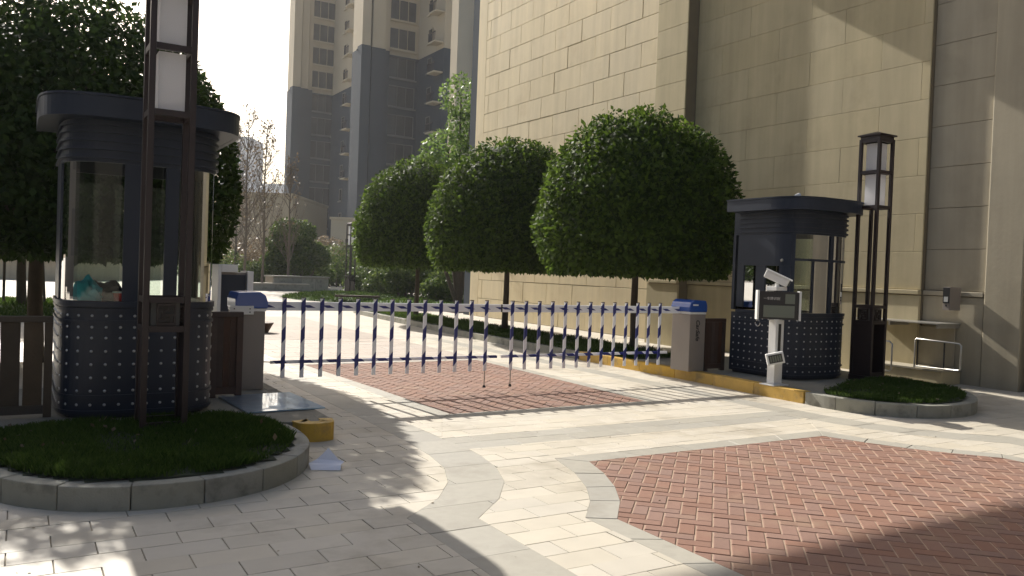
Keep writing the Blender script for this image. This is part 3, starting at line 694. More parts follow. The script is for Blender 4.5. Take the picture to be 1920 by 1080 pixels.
# ------------------------------------------------------------------ lamp posts
def fret(mb, cx, cz, s, y0, y1, axis):
    bars = [(-1, 1, .78, 1), (-1, 1, -1, -.78), (-1, -.78, -1, 1), (.78, 1, -1, 1), (-.78, .2, .34, .5), (-.2, .78, -.1, .06), (-.78, .3, -.52, -.38), (-.3, -.14, -.1, .5), (.3, .46, -.78, -.1), (.2, .36, .2, .78), (-.5, -.36, -.52, .1)]
    for a, b, c, d in bars:
        if axis == 'y': mb.box(cx + a*s, cx + b*s, y0, y1, cz + c*s*1.2, cz + d*s*1.2)
        else: mb.box(y0, y1, cx + a*s, cx + b*s, cz + c*s*1.2, cz + d*s*1.2)
def lamp(label, loc, H=3.46):
    t = thing('street_lamp', label, 'lamp post', loc, 0, 'square lantern lamp posts'); W = .145
    for sx in (-1, 1): part('side_panel', MB().box(sx*W - .008, sx*W + .008, -W + .023, W - .023, .0, .799), M['bronze'], t)
    part('bottom_rail', MB().box(-W + .023, W - .023, W - .016, W + .014, .071, .12), M['bronze'], t); part('bottom_rail', MB().box(-W + .023, W - .023, -W - .014, -W + .016, .071, .12), M['bronze'], t)
    part('foot_plate', MB().box(-W - .03, W + .03, -W - .03, W + .03, -.02, .07), M['bronze'], t, bevel=.008)
    for sx in (-1, 1):
        for sy in (-1, 1): part('post', MB().box(sx*W - .022, sx*W + .022, sy*W - .022, sy*W + .022, .071, H - .06), M['bronze'], t, bevel=.004)
    for z in (.80, 1.02, 2.42, 2.44 + .47, H - .11):
        mb = MB()
        for s in (-1, 1): mb.box(-W + .023, W - .023, s*W - .018, s*W + .018, z, z + .045); mb.box(s*W - .018, s*W + .018, -W + .023, W - .023, z, z + .045)
        part('rail', mb, M['bronze'], t)
    for k, (ax, s) in enumerate((('y', -1), ('x', -1), ('y', 1), ('x', 1))):
        mb = MB(); fret(mb, 0, .932, .068, min(s*W, s*(W-.02)), max(s*W, s*(W-.02)), ax); part('lattice_panel', mb, M['steel'] if False else M['bronze'], t)
    part('back_plate', MB().box(-.10, .10, -.10, .10, .846, 1.019), M['interior'], t)
    part('diffuser', MB().box(-.095, .095, -.095, .095, 2.47, 2.905), M['diff'], t); part('diffuser', MB().box(-.095, .095, -.095, .095, 2.96, H - .12), M['diff'], t)
    for z in (2.43, 2.915):
        for sx, sy in ((-1, -1), (1, 1), (-1, 1), (1, -1)): part('clip', MB().box(sx*.108 - .010, sx*.108 + .010, sy*.108 - .010, sy*.108 + .010, z, z + .03), M['bronze'], t)
    cap = MB(); b = W + .04
    cap.box(-W - .01, W + .01, -W - .01, W + .01, H - .062, H - .02)
    cap.v += [(-b, -b, H - .02), (b, -b, H - .02), (b, b, H - .02), (-b, b, H - .02), (-b, -b, H), (b, -b, H), (b, b, H), (-b, b, H), (0, 0, H + .06)]
    k = 8; cap.f += [(k+3, k+2, k+1, k), (k, k+1, k+5, k+4), (k+1, k+2, k+6, k+5), (k+2, k+3, k+7, k+6), (k+3, k, k+4, k+7), (k+4, k+5, k+8), (k+5, k+6, k+8), (k+6, k+7, k+8), (k+7, k+4, k+8)]
    part('cap', cap, M['bronze'], t); return t
lp = lamp('large dark lantern post in the left grass island in front of the booth', (.955, 6.75, KH))
lp2 = copy_tree(lp, (10.34, 7.30, KH), 'dark lantern post in the right grass island against the tan wall')
q3 = hp(657, 38)
lp3 = copy_tree(lp, (q3.x, q3.y, 0), 'distant lantern post on the lawn in front of the slate tower', rz=.3)

# ------------------------------------------------------------------ gate barrier
def gatebox(label, loc, mirror, text):
    t = thing('barrier_machine', label, 'barrier box', loc, 0, 'barrier machines at the ends of the boom'); s = -1 if mirror else 1
    part('cabinet', MB().box(-.15, .15, -.19, .19, 0, .83), M['greymetal'], t, bevel=.006)
    part('collar', MB().box(-.155, .155, -.195, .195, .832, .86), M['white'], t)
    prof = [(-.175, .863), (.165, .863), (.165, .96), (.14, 1.03), (-.09, 1.04), (-.15, 1.0), (-.175, .93)]
    if not mirror: prof = [(-p[0], p[1]) for p in prof]
    mb = MB(); n = len(prof); mb.v = [(p[0], -.205, p[1]) for p in prof] + [(p[0], .205, p[1]) for p in prof]
    if not mirror: mb.f = [tuple(reversed(range(n))), tuple(n + i for i in range(n))] + [(i, (i+1) % n, n + (i+1) % n, n + i) for i in range(n)]
    else: mb.f = [tuple(range(n)), tuple(n + n - 1 - i for i in range(n))] + [((i+1) % n, i, n + i, n + (i+1) % n) for i in range(n)]
    me_o = part('cover', mb, M['blue'], t, bevel=.015)
    bm = bmesh.new(); bm.from_mesh(me_o.data); bmesh.ops.recalc_face_normals(bm, faces=bm.faces); bm.to_mesh(me_o.data); bm.free()
    return t
boxL = gatebox('grey barrier cabinet with blue cover beside the blue plate at left', (2.10, 8.98, KH), False, False)
boxR = gatebox('grey barrier cabinet with blue cover and lettering at right', (8.45, 8.94, KH), True, True)
part('cover_flash', MB().box(-.12, -.02, -.211, -.206, .955, .975), M['white'], boxR)
def textmesh(s, size, ma, name, parent, mtx, bold=0.0, shear=0.0):
    cu = bpy.data.curves.new(name, 'FONT'); cu.body = s; cu.size = size; cu.extrude = .0008; cu.offset = bold; cu.shear = shear; cu.align_x = 'CENTER'; cu.align_y = 'CENTER'
    tmp = bpy.data.objects.new(name, cu); C.objects.link(tmp); dg = bpy.context.evaluated_depsgraph_get(); me = bpy.data.meshes.new_from_object(tmp.evaluated_get(dg))
    bpy.data.objects.remove(tmp); me.materials.clear(); me.materials.append(ma); o = link(name, me, parent); o.matrix_local = mtx; return o
# lettering runs downwards on the face towards the viewer
rot = Matrix(((0, 1, 0), (0, 0, -1), (-1, 0, 0))).to_4x4()   # text x -> -z, text y -> +x, text normal -> -y
rot = Matrix(((0, 1, 0, 0), (0, 0, -1, -.1925), (-1, 0, 0, .60), (0, 0, 0, 1)))
textmesh('CarSafe', .098, M['text'], 'lettering', boxR, rot, .0022, .25)
bo = thing('boom', 'long white and blue left half of the barrier boom with hanging pickets', 'barrier boom', (2.27, 8.98, 1.03), group='barrier boom halves')
bo2 = thing('boom', 'long white and blue right half of the barrier boom with hanging pickets', 'barrier boom', (5.275, 8.98, 1.03), group='barrier boom halves')
for o, L_ in ((bo, 2.985), (bo2, 3.04)):
    part('beam', MB().box(0, L_, -.022, .022, -.048, .048), M['beam'], o, bevel=.004)
    part('end_cap', MB().box(L_ + .001 if o is bo else -.012, L_ + .012 if o is bo else -.001, -.023, .023, -.049, .049), M['black'], o)
    part('lower_rail', MB().box(.10 if o is bo else .02, L_ - (.02 if o is bo else .22), .002, .02, -.635, -.600), M['rail'], o)
# bracket and wire at the left box
part('bracket', MB().box(-.22, .02, -.226, -.206, .80, .89), M['white'], boxL, bevel=.003)
mb = MB()
for x in (-.18, -.02):
    for z in (.825, .86): mb.tube([(x, -.235, z), (x, -.227, z)], .007, 8)
part('bolt', mb, M['black'], boxL)
part('wire', MB().tube([(-.15, -.03, -.60), (.0, -.02, -.605), (.13, 0, -.615)], .006), M['steel'], bo)
pk = MB().box(-.022, .022, -.036, -.0225, -.79, .09).mesh('picket', M['picket'])
cp = MB().box(-.024, .024, -.038, -.020, .0905, .10).mesh('picket_cap', M['bronze'])
def picket(o, x, foot=False):
    p = link('picket', pk, o, (x, 0, 0)); link('picket_cap', cp, p)
    if foot:
        part('foot_rod', MB().tube([(0, -.03, -.97), (0, -.03, -.792)], .008), M['steel'], p); part('foot', MB().tube([(0, -.03, -1.0), (0, -.03, -.971)], [.022, .016], 10), M['black'], p)
for i in range(13):
    picket(bo, 2.496 + i * .212 - 2.27, i == 12); picket(bo2, 5.42 + i * .2067 - 5.275, i == 0)

# kiosk behind the left cabinet
ki = thing('ticket_kiosk', 'grey card kiosk with pale frame standing behind the left barrier cabinet', 'kiosk', (2.40, 11.0, 0))
part('cabinet', MB().box(-.20, .12, -.15, .2, 0, 1.36), M['greymetal'], ki, bevel=.01)
part('frame', MB().box(-.24, -.203, -.2, .2, 0, 1.46), M['white'], ki, bevel=.004); part('frame', MB().box(-.20, .0, -.2, .2, 1.363, 1.46), M['white'], ki, bevel=.004); part('frame', MB().box(.123, .20, -.2, .2, 0, 1.38), M['white'], ki, bevel=.004)
part('faceplate', MB().box(-.19, .11, -.16, -.151, .7, 1.33), M['booth'], ki)

# blue sheet, paper boat
pl = part('cover_plate', MB().box(-.36, .36, -.50, .50, 0, .012), M['plate'], None, loc=(2.10, 7.92, KH + .002), rz=R(3)); tag(pl, 'glossy blue metal plate lying flat on the left concrete kerb end', 'plate')
pe = thing('paper_boat', 'folded white paper boat lying on the paving beside the left island', 'paper', (1.97, 5.84, .002), R(-28))
mb = MB(); T = .0015
mb.add([(-.11, .03, .008), (.12, .02, .004), (.115, -.05, .030), (-.115, -.035, .028)], [(0, 1, 2, 3)]); mb.add([(-.07, .028, .02), (.085, .02, .02), (.0, .07, .13)], [(0, 1, 2)])
mb.add([(-.115, -.034, .03), (.12, -.052, .032), (.122, -.085, .002), (-.09, -.09, .001)], [(3, 2, 1, 0)])
mb.add([(-.125, .0, .03), (.13, .015, .04), (.115, -.052, .032), (-.115, -.036, .028)], [(0, 1, 2, 3)])
mb.add([(-.125, 0, .03), (-.07, .028, .055), (.085, .022, .06), (.13, .015, .045), (.12, -.01, .03), (-.1, -.015, .02)], [(0, 1, 2, 3, 4, 5)])
part('folded_sheet', mb, M['paper'], pe)
part('sail', MB().add([(-.075, .03, .05), (.09, .025, .055), (.01, .05, .135)], [(0, 1, 2)]), M['paper'], pe)

# ------------------------------------------------------------------ camera post on the yellow kerb
cpst = thing('camera_post', 'white camera post with black display board on the yellow kerb end', 'camera post', (8.47, 7.33, KH))
part('base_plate', MB().box(-.14, .14, -.12, .12, 0, .015), M['white'], cpst); part('pole', MB().box(-.075, .075, -.06, .06, .016, .85), M['white'], cpst, bevel=.006)
part('slot', MB().box(-.03, .02, -.063, -.0605, .38, .80), M['black'], cpst)
DR = R(-30)
disp = bpy.data.objects.new('display_board', None); 
def rotbox(x0, x1, y0, y1, z0, z1, a, cx=0, cy=0):
    mb = MB().box(x0, x1, y0, y1, z0, z1); c, s = math.cos(a), math.sin(a); mb.v = [(cx + x*c - y*s, cy + x*s + y*c, z) for x, y, z in mb.v]; return mb
A = -R(38)
db = part('display_board', rotbox(-.25, .25, -.09, .02, .86, 1.22, A), M['black'], cpst)
part('side_cheek', rotbox(-.275, -.252, -.12, .03, .85, 1.23, A), M['white'], db); part('side_cheek', rotbox(.252, .275, -.12, .03, .85, 1.23, A), M['white'], db)
part('display_panel', rotbox(-.19, .20, -.094, -.0905, .885, 1.04, A), M['screen'], db)
part('label_panel', rotbox(.08, .20, -.094, -.0905, 1.065, 1.19, A), M['screen'], db)
mA = Matrix.Rotation(A, 4, 'Z') @ Matrix(((1, 0, 0, -.09), (0, 0, -1, -.0915), (0, 1, 0, 1.125), (0, 0, 0, 1)))
try:
    textmesh('一中国平安', .045, M['textw'], 'lettering', db, mA) if False else textmesh('一车牌识别', .042, M['textw'], 'lettering', db, mA)
except Exception: pass
cm = thing('surveillance_camera', 'white box camera aimed down to the right on top of the camera post', 'camera', (8.45, 7.33, KH + 1.232))
part('mount', MB().box(-.10, .10, -.08, .08, 0, .05), M['white'], cm, bevel=.004); part('stem', MB().tube([(0, 0, .051), (-.01, 0, .095)], [.03, .022], 10), M['white'], cm)
hd = part('housing', MB().box(-.17, .15, -.06, .06, -.05, .05), M['white'], cm, bevel=.018); hd.location = (0, 0, .155); hd.rotation_euler = (R(6), R(24), -R(48))
part('sunshield', MB().box(-.18, .18, -.067, .067, .0505, .062), M['white'], hd); part('lens_face', MB().box(.151, .156, -.055, .055, -.045, .04), M['black'], hd)
part('lens', MB().tube([(.157, 0, -.005), (.170, 0, -.005)], [.026, .024], 14), M['screen'], hd)
fl = thing('fill_light', 'tilted white framed lamp with dark face on the camera post', 'lamp', (8.35, 7.23, KH + .36), A)
fo = part('housing', MB().box(-.11, .11, -.05, .02, -.075, .075), M['white'], fl, bevel=.008); fo.rotation_euler = (0, -R(14), 0)
part('face', MB().box(-.085, .085, -.055, -.0505, -.052, .052), M['black'], fo)
mb = MB()
for i in range(5): mb.box(-.07 + i*.03, -.05 + i*.03, -.058, -.0555, -.038, .038)
part('led_row', mb, M['screen'], fo)
part('arm', MB().tube([(0, .02, 0), (.10, .06, 0)], .012), M['black'], fl)

# ------------------------------------------------------------------ timber fences
def fence(name, label, x0, x1, y, z1, n, ma, z0=KH, gap=.5, rz=0, thick=.03, group='timber fence panels'):
    t = thing(name, label, 'fence', (x0, y, z0), rz, group); L_ = x1 - x0; h = z1 - z0
    part('top_rail', MB().box(0, L_, -.035, .035, h - .05, h), ma, t, bevel=.004); part('bottom_rail', MB().box(.061, L_ - .061, -.025, .025, .03, .10), ma, t)
    part('post', MB().box(0, .06, -.03, .03, 0, h - .052), ma, t); part('post', MB().box(L_ - .06, L_, -.03, .03, 0, h - .052), ma, t)
    w_ = (L_ - .12) / n; me = MB().box(-w_ * gap, w_ * gap, -thick / 2, thick / 2, .102, h - .053).mesh('slat', ma)
    for i in range(n): link('slat', me, t, (.06 + w_ * (i + .5), 0, 0))
    return t
fence('timber_fence', 'low brown board fence with gaps left of the left booth', -3.4, .25, 7.80, .99, 22, M['wood2'], gap=.43)
fence('timber_fence', 'dark red brown timber panel between left booth and barrier cabinet', 1.62, 1.93, 8.40, 1.0, 3, M['wood'], gap=.47)
fence('timber_fence', 'dark red brown timber panel between right barrier cabinet and booth', 8.62, 9.02, 8.78, .92, 4, M['wood'], gap=.48)

# ------------------------------------------------------------------ trees
def leaves(pts, size, ratio, seed, droop=.3):
    """pts: (position, outward normal); two-triangle folded leaves"""
    r = random.Random(seed); v = []; f = []
    for p, n in pts:
        d = Vector((r.gauss(0, 1), r.gauss(0, 1), r.gauss(0, 1) - droop)).normalized(); d = (d + n * .35).normalized()
        s = d.cross(n + Vector((r.uniform(-.7, .7), r.uniform(-.7, .7), r.uniform(-.7, .7))))
        if s.length < 1e-4: continue
        s.normalize(); L_ = size * r.uniform(.6, 1.3); W_ = L_ * ratio; k = len(v)
        v += [tuple(p), tuple(p + d * L_ * .5 + s * W_), tuple(p + d * L_), tuple(p + d * L_ * .5 - s * W_)]; f.append((k, k+1, k+2, k+3))
    return v, f
prof = [(0, .84), (.06, .93), (.14, .985), (.28, 1.0), (.45, .97), (.62, .875), (.78, .725), (.9, .52), (.96, .33), (1, .03)]
def pr(t):
    for i in range(1, len(prof)):
        if t <= prof[i][0]: a, b = prof[i-1], prof[i]; return a[1] + (b[1]-a[1]) * (t - a[0]) / (b[0]-a[0])
    return 0
def dome_pts(rad, h, n, depth, seed, under=.15):
    r = random.Random(seed); pts = []
    while len(pts) < n:
        t = r.random(); a = r.uniform(0, 6.2832)
        if r.random() < under:          # the flat underside
            q = math.sqrt(r.random()) * .9; p = Vector((math.cos(a) * q * rad, math.sin(a) * q * rad, r.uniform(-.02, .35) * .8)); nn = Vector((0, 0, -1))
            pts.append((p, nn)); continue
        k = pr(t)
        if r.random() > max(.25, k): continue
        lump_ = 1 + .05 * noise.noise(Vector((math.cos(a) * 3, math.sin(a) * 3, t * 5 + seed)))
        dd = depth * r.random() ** 1.6 - (r.uniform(.03, .10) if r.random() < .03 else 0)
        rr = max(0, k * rad * lump_ - dd); z = t * h * lump_ - dd * t * .6
        e = .02; slope = (pr(min(1, t + e)) - pr(max(0, t - e))) / (2*e) * rad / h
        pts.append((Vector((math.cos(a) * rr, math.sin(a) * rr, z)), Vector((math.cos(a), math.sin(a), -slope)).normalized()))
    return pts
def limb(mb, p, d, L_, r0, depth, rr, spread=.6, k=6, tips=None, up=.1):
    n = 4; pts = [p]; q = p.copy(); dd = d.copy()
    for i in range(n):
        dd = (dd + Vector((rr.uniform(-.16, .16), rr.uniform(-.16, .16), rr.uniform(-.05, .12) + up * .2))).normalized(); q = q + dd * (L_ / n); pts.append(q.copy())
    mb.tube(pts, [r0 * (1 - .45 * i / n) for i in range(n + 1)], k, cap=False)
    if tips is not None and depth <= 1: tips += pts[1:]
    if depth == 0: return
    for i in range(rr.choice((2, 3, 3))):
        b = pts[rr.choice((2, 3, 4))]; nd = (dd + Vector((rr.gauss(0, spread), rr.gauss(0, spread), rr.gauss(0, spread * .5) + up))).normalized()
        limb(mb, b, nd, L_ * rr.uniform(.6, .8), r0 * .52, depth - 1, rr, spread, max(3, k - 1), tips, up)
def balltree_parts(t, rad, h, zb, n, size, depth, leaf, seed, core=True, tr=.075):
    mb = MB().tube([(0, 0, -.05), (.01, 0, .25), (-.01, .01, zb * .6), (0, 0, zb + h * .35)], [tr * 1.25, tr, tr * .9, tr * .6], 10)
    tk = part('trunk', mb, M['bark'], t, smooth=True)
    rr = random.Random(seed); mbl = MB()
    for i in range(7):
        a = i * .9 + rr.uniform(0, .4); limb(mbl, Vector((0, 0, zb + .05 + .06 * i)), Vector((math.cos(a), math.sin(a), .75)).normalized(), rad * .62, tr * .45, 1, rr, .4, 5)
    part('limbs', mbl, M['bark'], tk)
    v, f = leaves([(p + Vector((0, 0, zb)), nn) for p, nn in dome_pts(rad, h, n, depth, seed)], size, .27, seed)
    cr = part('crown', MB().add(v, f), M[leaf], t, stuff=False)
    if core:
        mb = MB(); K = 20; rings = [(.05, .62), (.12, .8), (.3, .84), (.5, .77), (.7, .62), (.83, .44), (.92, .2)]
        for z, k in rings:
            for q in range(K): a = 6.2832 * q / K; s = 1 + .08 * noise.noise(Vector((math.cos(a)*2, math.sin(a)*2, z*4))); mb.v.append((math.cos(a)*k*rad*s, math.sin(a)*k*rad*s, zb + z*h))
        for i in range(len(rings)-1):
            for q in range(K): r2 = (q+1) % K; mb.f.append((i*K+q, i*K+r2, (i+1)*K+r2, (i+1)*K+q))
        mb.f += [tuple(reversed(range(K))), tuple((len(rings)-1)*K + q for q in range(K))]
        part('light_block_core', mb, M['leafdark'], cr)  # solid dark core added inside the crown to stop light leaking through
    return t
T1 = thing('ball_tree', 'nearest and largest looking round clipped evergreen by the right booth', 'tree', (9.75, 11.75, .13), 0, 'three clipped evergreens in the road bed')
balltree_parts(T1, 1.86, 3.02, 1.42, 34000, .105, .34, 'leaf', 11)
copy_tree(T1, (9.62, 16.2, .13), 'middle round clipped evergreen between the other two in the road bed', rz=2.1, scale=(1.0, 1.0, 1.0))
copy_tree(T1, (9.55, 21.0, .13), 'farthest round clipped evergreen of the three in the road bed', rz=4.0, scale=(.95, .95, 1.0))
TL = thing('ball_tree', 'large dark evergreen tree rising behind the left booth', 'tree', (.20, 13.1, 0), 0, 'evergreens behind the left booth')
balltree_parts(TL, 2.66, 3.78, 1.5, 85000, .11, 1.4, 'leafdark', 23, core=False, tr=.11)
T5 = thing('ball_tree', 'evergreen with bare trunk on the sunny lawn at far left', 'tree', (.05, 25.6, .05), 0, 'evergreens behind the left booth')
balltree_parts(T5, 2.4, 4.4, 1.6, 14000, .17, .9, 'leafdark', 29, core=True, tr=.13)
# support stakes
def stake(label, loc, h=1.7, lean=(0, 0)):
    o = part('tree_stake', MB().tube([(0, 0, 0), (lean[0], lean[1], h)], .035, 8), M['wood2'], None, loc=loc); return tag(o, label, 'stake', 'support stakes of the lawn tree')
stake('leftmost wooden stake beside the lawn tree trunk', (-.35, 25.8, 0)); stake('wooden stake right of the lawn tree trunk', (.62, 25.9, 0), lean=(-.1, 0)); 

def bush(name, label, cat, loc, blobs, n, size, leaf, seed, trunk=None, group=None):
    t = thing(name, label, cat, loc, 0, group); r = random.Random(seed); pts = []
    tot = sum(b[3] ** 2 for b in blobs)
    for bx, by, bz, br_, fl_ in blobs:
        for _ in range(int(n * br_ ** 2 / tot)):
            d = Vector((r.gauss(0, 1), r.gauss(0, 1), r.gauss(0, 1))).normalized(); k = 1 + .18 * noise.noise(d * 2.2 + Vector((bx, by, seed))) - .3 * r.random() ** 2
            p = Vector((bx, by, bz)) + Vector((d.x, d.y, d.z * fl_)) * br_ * k
            if p.z < 0.02: p.z = r.uniform(.02, .3)
            pts.append((p, d))
    v, f = leaves(pts, size, .33, seed); part('foliage', MB().add(v, f), M[leaf], t)
    mb = MB(); rr = random.Random(seed + 1)
    for bx, by, bz, br_, fl_ in blobs[:6]: mb.tube([(trunk[0] if trunk else bx * .6, trunk[1] if trunk else by * .6, 0), (bx * .8, by * .8, bz * .5), (bx, by, bz)], [.09 if trunk else .05, .06, .03], 6)
    part('stems', mb, M['bark'], t); return t
def at(px, d): p = hp(px, d); return p
def zof(py, px, d): return EYE + (509.5 + (px - 960) * .0367 - py) / F * d
# layered green topiary and its neighbours across the plaza
p = at(548, 50); bush('topiary_tree', 'bright green cloud pruned tree above the low stone planter', 'tree', (p.x, p.y, 0), [(0, 0, 3.4, 1.35, .6), (-.6, .2, 2.7, 1.0, .5), (.9, 0, 2.3, 1.3, .45), (-.9, .1, 1.8, .9, .5), (.2, -.2, 1.6, 1.2, .5), (1.6, 0, 1.8, .8, .5)], 15000, .17, 'leafshrub', 41, trunk=(.2, 0))
k = 0
for px, d, rr_, zz, lf, lab in ((470, 48, .95, .8, 'leafshrub', 'low dark round shrub directly behind the kiosk'), (500, 49, 1.0, .85, 'leafshrub', 'round shrub left of the cloud pruned tree'), (592, 52, 1.1, 1.0, 'leafshrub', 'dense shrub under the right side of the cloud pruned tree'),
                           (632, 56, 1.6, 1.7, 'leafshrub', 'green shrub left of the distant lantern post'), (612, 60, 1.5, 2.4, 'leafbrown', 'tall brown shrub between cloud pruned tree and distant lantern'), (450, 55, 1.7, 1.6, 'leafbrown', 'brown twiggy shrub beside the left tree crown'), (488, 58, 1.9, 1.9, 'leafbrown', 'broad brown shrub at the foot of the bare trees'),
                           (688, 44, 1.0, .8, 'leafshrub', 'low shrub on the lawn under the farthest ball tree'), (735, 38, 1.1, .9, 'leafshrub', 'sunlit shrub left of the farthest ball tree trunk'), (762, 36, .9, 1.3, 'leafshrub', 'pale green shrub behind the farthest ball tree trunk'), (835, 34, .9, .7, 'leafshrub', 'shrub at the corner of the tan building'), (810, 40, 1.3, 1.5, 'leafshrub', 'tall shrub behind the gap between the ball trees'),
                           (660, 62, 1.9, 1.6, 'leafshrub', 'dull green shrub behind the distant lantern post'), (580, 54, 1.3, 1.1, 'leafshrub', 'rounded shrub behind the middle of the stone planter'), (530, 52, 1.1, .9, 'leafshrub', 'rounded shrub under the left side of the cloud pruned tree'), (700, 60, 1.8, 1.8, 'leafshrub', 'dark shrub mass behind the lawn'), (415, 50, 1.5, 1.2, 'leafshrub', 'yellow green shrub at the edge of the left tree')):
    p = at(px, d); k += 1; bush('shrub', lab, 'shrub', (p.x, p.y, 0), [(0, 0, zz, rr_, .8), (.5 * rr_, .1, zz * .75, rr_ * .7, .8), (-.5 * rr_, 0, zz * .7, rr_ * .7, .75)], 3600, .15, lf, 50 + k, group='shrubs across the plaza')
# tall fresh green tree behind the tan wall, left of it
p = at(862, 31); bush('leafy_tree', 'fresh green leafy tree rising beside the edge of the tan wall', 'tree', (p.x, p.y, 0), [(-.2, 0, 8.0, .8, 1.0), (.2, 0, 6.9, .9, .9), (-.5, .3, 6.0, 1.0, .8), (.5, 0, 5.4, 1.1, .9), (-1.3, .2, 5.4, .7, .6), (-.2, 0, 4.4, 1.2, .8), (.7, .2, 7.2, .6, 1), (-.9, 0, 4.6, .8, .8)], 7500, .15, 'leaflight', 77, trunk=(0, 0))
# bare trees
def bare(label, px, d, H_, seed, leaf=0.25):
    p = at(px, d); t = thing('bare_tree', label, 'tree', (p.x, p.y, 0), 0, 'slender bare trees against the sky'); rr = random.Random(seed); mb = MB(); tips = []
    mb.tube([(0, 0, 0), (.05, 0, H_ * .3), (0, .05, H_ * .65), (.05, 0, H_)], [.08, .06, .04, .012], 7)
    tk = part('trunk', mb, M['barkpale'], t); mb = MB()
    for i in range(46):
        z = H_ * rr.uniform(.18, .97); a = rr.uniform(0, 6.28)
        limb(mb, Vector((0, 0, z)), Vector((math.cos(a), math.sin(a), 1.1)).normalized(), H_ * .2 * (1.2 - z / H_), .022, 2, rr, .45, 4, tips, .4)
    part('branches', mb, M['barkpale'], tk)
    v, f = leaves([(q + Vector((rr.gauss(0, .06), rr.gauss(0, .06), 0)), Vector((0, 0, 1))) for q in tips for _ in range(1) if rr.random() < leaf], .15, .35, seed); part('sparse_leaves', MB().add(v, f), M['leafbrown'], t)
bare('left slender bare tree beside the booth roof', 458, 42, zof(205, 458, 42), 5); bare('right slender bare tree nearest the tower edge', 492, 44, zof(240, 492, 44), 6); bare('short bare tree in front of the slate tower corner', 540, 46, zof(300, 540, 46), 8, .1); bare('bare twiggy tree between the first two', 440, 50, zof(250, 440, 50), 9)

# stone planter, benches, lawns across the plaza
p0 = at(513, 44.5); p1 = at(617, 46.5)
pw = thing('planter_wall', 'low grey stone planter wall across the plaza', 'planter', (p0.x, p0.y, 0), math.atan2(p1.y - p0.y, p1.x - p0.x)); L_ = (p1 - p0).length
part('core', MB().box(0.02, L_ - .02, .02, 1.2, 0, .74), M['joint'], pw)
for i, (a, b) in enumerate(((0, .24), (.24, .5), (.5, .76), (.76, 1))): part('stone_panel', MB().box(a*L_ + .01, b*L_ - .01, -.02, .018, 0, .70), M['kerb'], pw)
part('coping', MB().box(-.04, L_ + .04, -.06, 1.24, .742, .82), M['kerb'], pw)
p0 = at(440, 43); w2 = thing('low_step', 'low pale step wall left of the stone planter', 'step', (p0.x, p0.y, 0)); part('riser', MB().box(0, 4.0, 0, .6, 0, .36), M['kerb'], w2); part('tread', MB().box(-.03, 4.03, -.03, .63, .362, .42), M['cream'], w2)
def mound(name, label, px, d, rx, ry, h, n=4500):
    p = at(px, d); zf = lambda x, y: max(.004, h * (1 - (x / rx) ** 2 - (y / ry) ** 2))
    poly = [(rx * math.cos(a * .2618), ry * math.sin(a * .2618)) for a in range(24)]
    o = part(name, lawnmesh(poly, zf, 'm'), M['lawn'], None, smooth=True); o.location = (p.x, p.y, 0); tag(o, label, 'lawn'); o['kind'] = 'stuff'
    v, f = blades(inpoly(poly), -rx, rx, -ry, ry, n, zf, .10, .02, px); part('grass_blades', MB().add(v, f), M['grass'], o, stuff=True)
mound('lawn', 'sunlit mounded lawn in front of the distant lantern', 680, 37, 3.4, 4.6, .28, 14000)
mound('lawn', 'sunlit strip of lawn under the far left tree', 30, 22.5, 3.6, 4.2, .15, 12000)
mound('lawn', 'patch of lawn behind the farthest ball tree', 790, 33, 2.6, 4.0, .2, 6000)
bn = thing('stone_bench', 'small dark bench slab on the lawn edge behind the boom', 'bench', (*at(672, 33.5), 0), -.3)
part('seat', MB().box(-.9, .9, -.2, .2, .22, .30), M['wood'], bn); part('leg', MB().box(-.7, -.6, -.15, .15, 0, .219), M['kerb'], bn); part('leg', MB().box(.6, .7, -.15, .15, 0, .219), M['kerb'], bn)
bn2 = thing('flower_pot', 'dark bowl shaped planter behind the left end of the boom', 'planter', (*at(492, 17.5), 0)); part('bowl', MB().tube([(0, 0, 0), (0, 0, .22)], [.16, .28], 20), M['wood'], bn2)

# ------------------------------------------------------------------ far buildings
Z_S = 23.5; TOPZ = 44
tw = thing('apartment_tower', 'tall apartment tower with cream upper floors and dark slate base', 'building', (0, 0, 0))
P1 = hp(533, 104); x1, v1 = P1; x1r = X_at(612, v1); v1s = V_at(655, x1r)
P2 = hp(657, 83.5); x2, v2 = P2; x2r = X_at(770, v2); v2s = V_at(818, x2r)
P3 = hp(843, 66); x3, v3 = P3
blocks = [(x1, x1r, v1, v1 + 1.2), (x1 + 2.5, x1r, v1 + 1.2, v1 + 5), (x1r, x1r + 10, v1s, v1 + 5), (x2, x2r, v2, v2 + 1.5), (x2 + 3.2, x2r, v2 + 1.5, v2 + 8), (x2r, x2r + 12, v2s, v2 + 8)]
class Each:
    def __init__(s, n, m_): s.n, s.m = n, m_
    def box(s, *a): part(s.n, MB().box(*a), s.m, tw)
lo, upp = Each('slate_wall', M['lower']), Each('cream_wall', M['upper'])
for a, b, c, d in blocks: lo.box(a, b, c, d, -.5, Z_S); upp.box(a + .05, b + .05, c + .05, d, Z_S + .01, TOPZ)
x3e = X_at(872, v3)
upp.box(x3, x3e, v3, v3 + 1.2, -.5, TOPZ); lo.box(x3e + .3, x3e + 8, v3 - .5, v3 + 1.2, -.5, 21.5); upp.box(x3e + .3, x3e + 8, v3 - .4, v3 + 1.2, 21.51, TOPZ)
def pilaster(x, v_, wd, dp): part('slate_pilaster', MB().box(x, x + wd, v_ - dp, v_ - .004, -.5, Z_S + .3), M['lower'], tw); part('cream_pilaster', MB().box(x + .05, x + wd - .05, v_ - dp + .05, v_ + .04, Z_S + .31, TOPZ), M['upper'], tw)
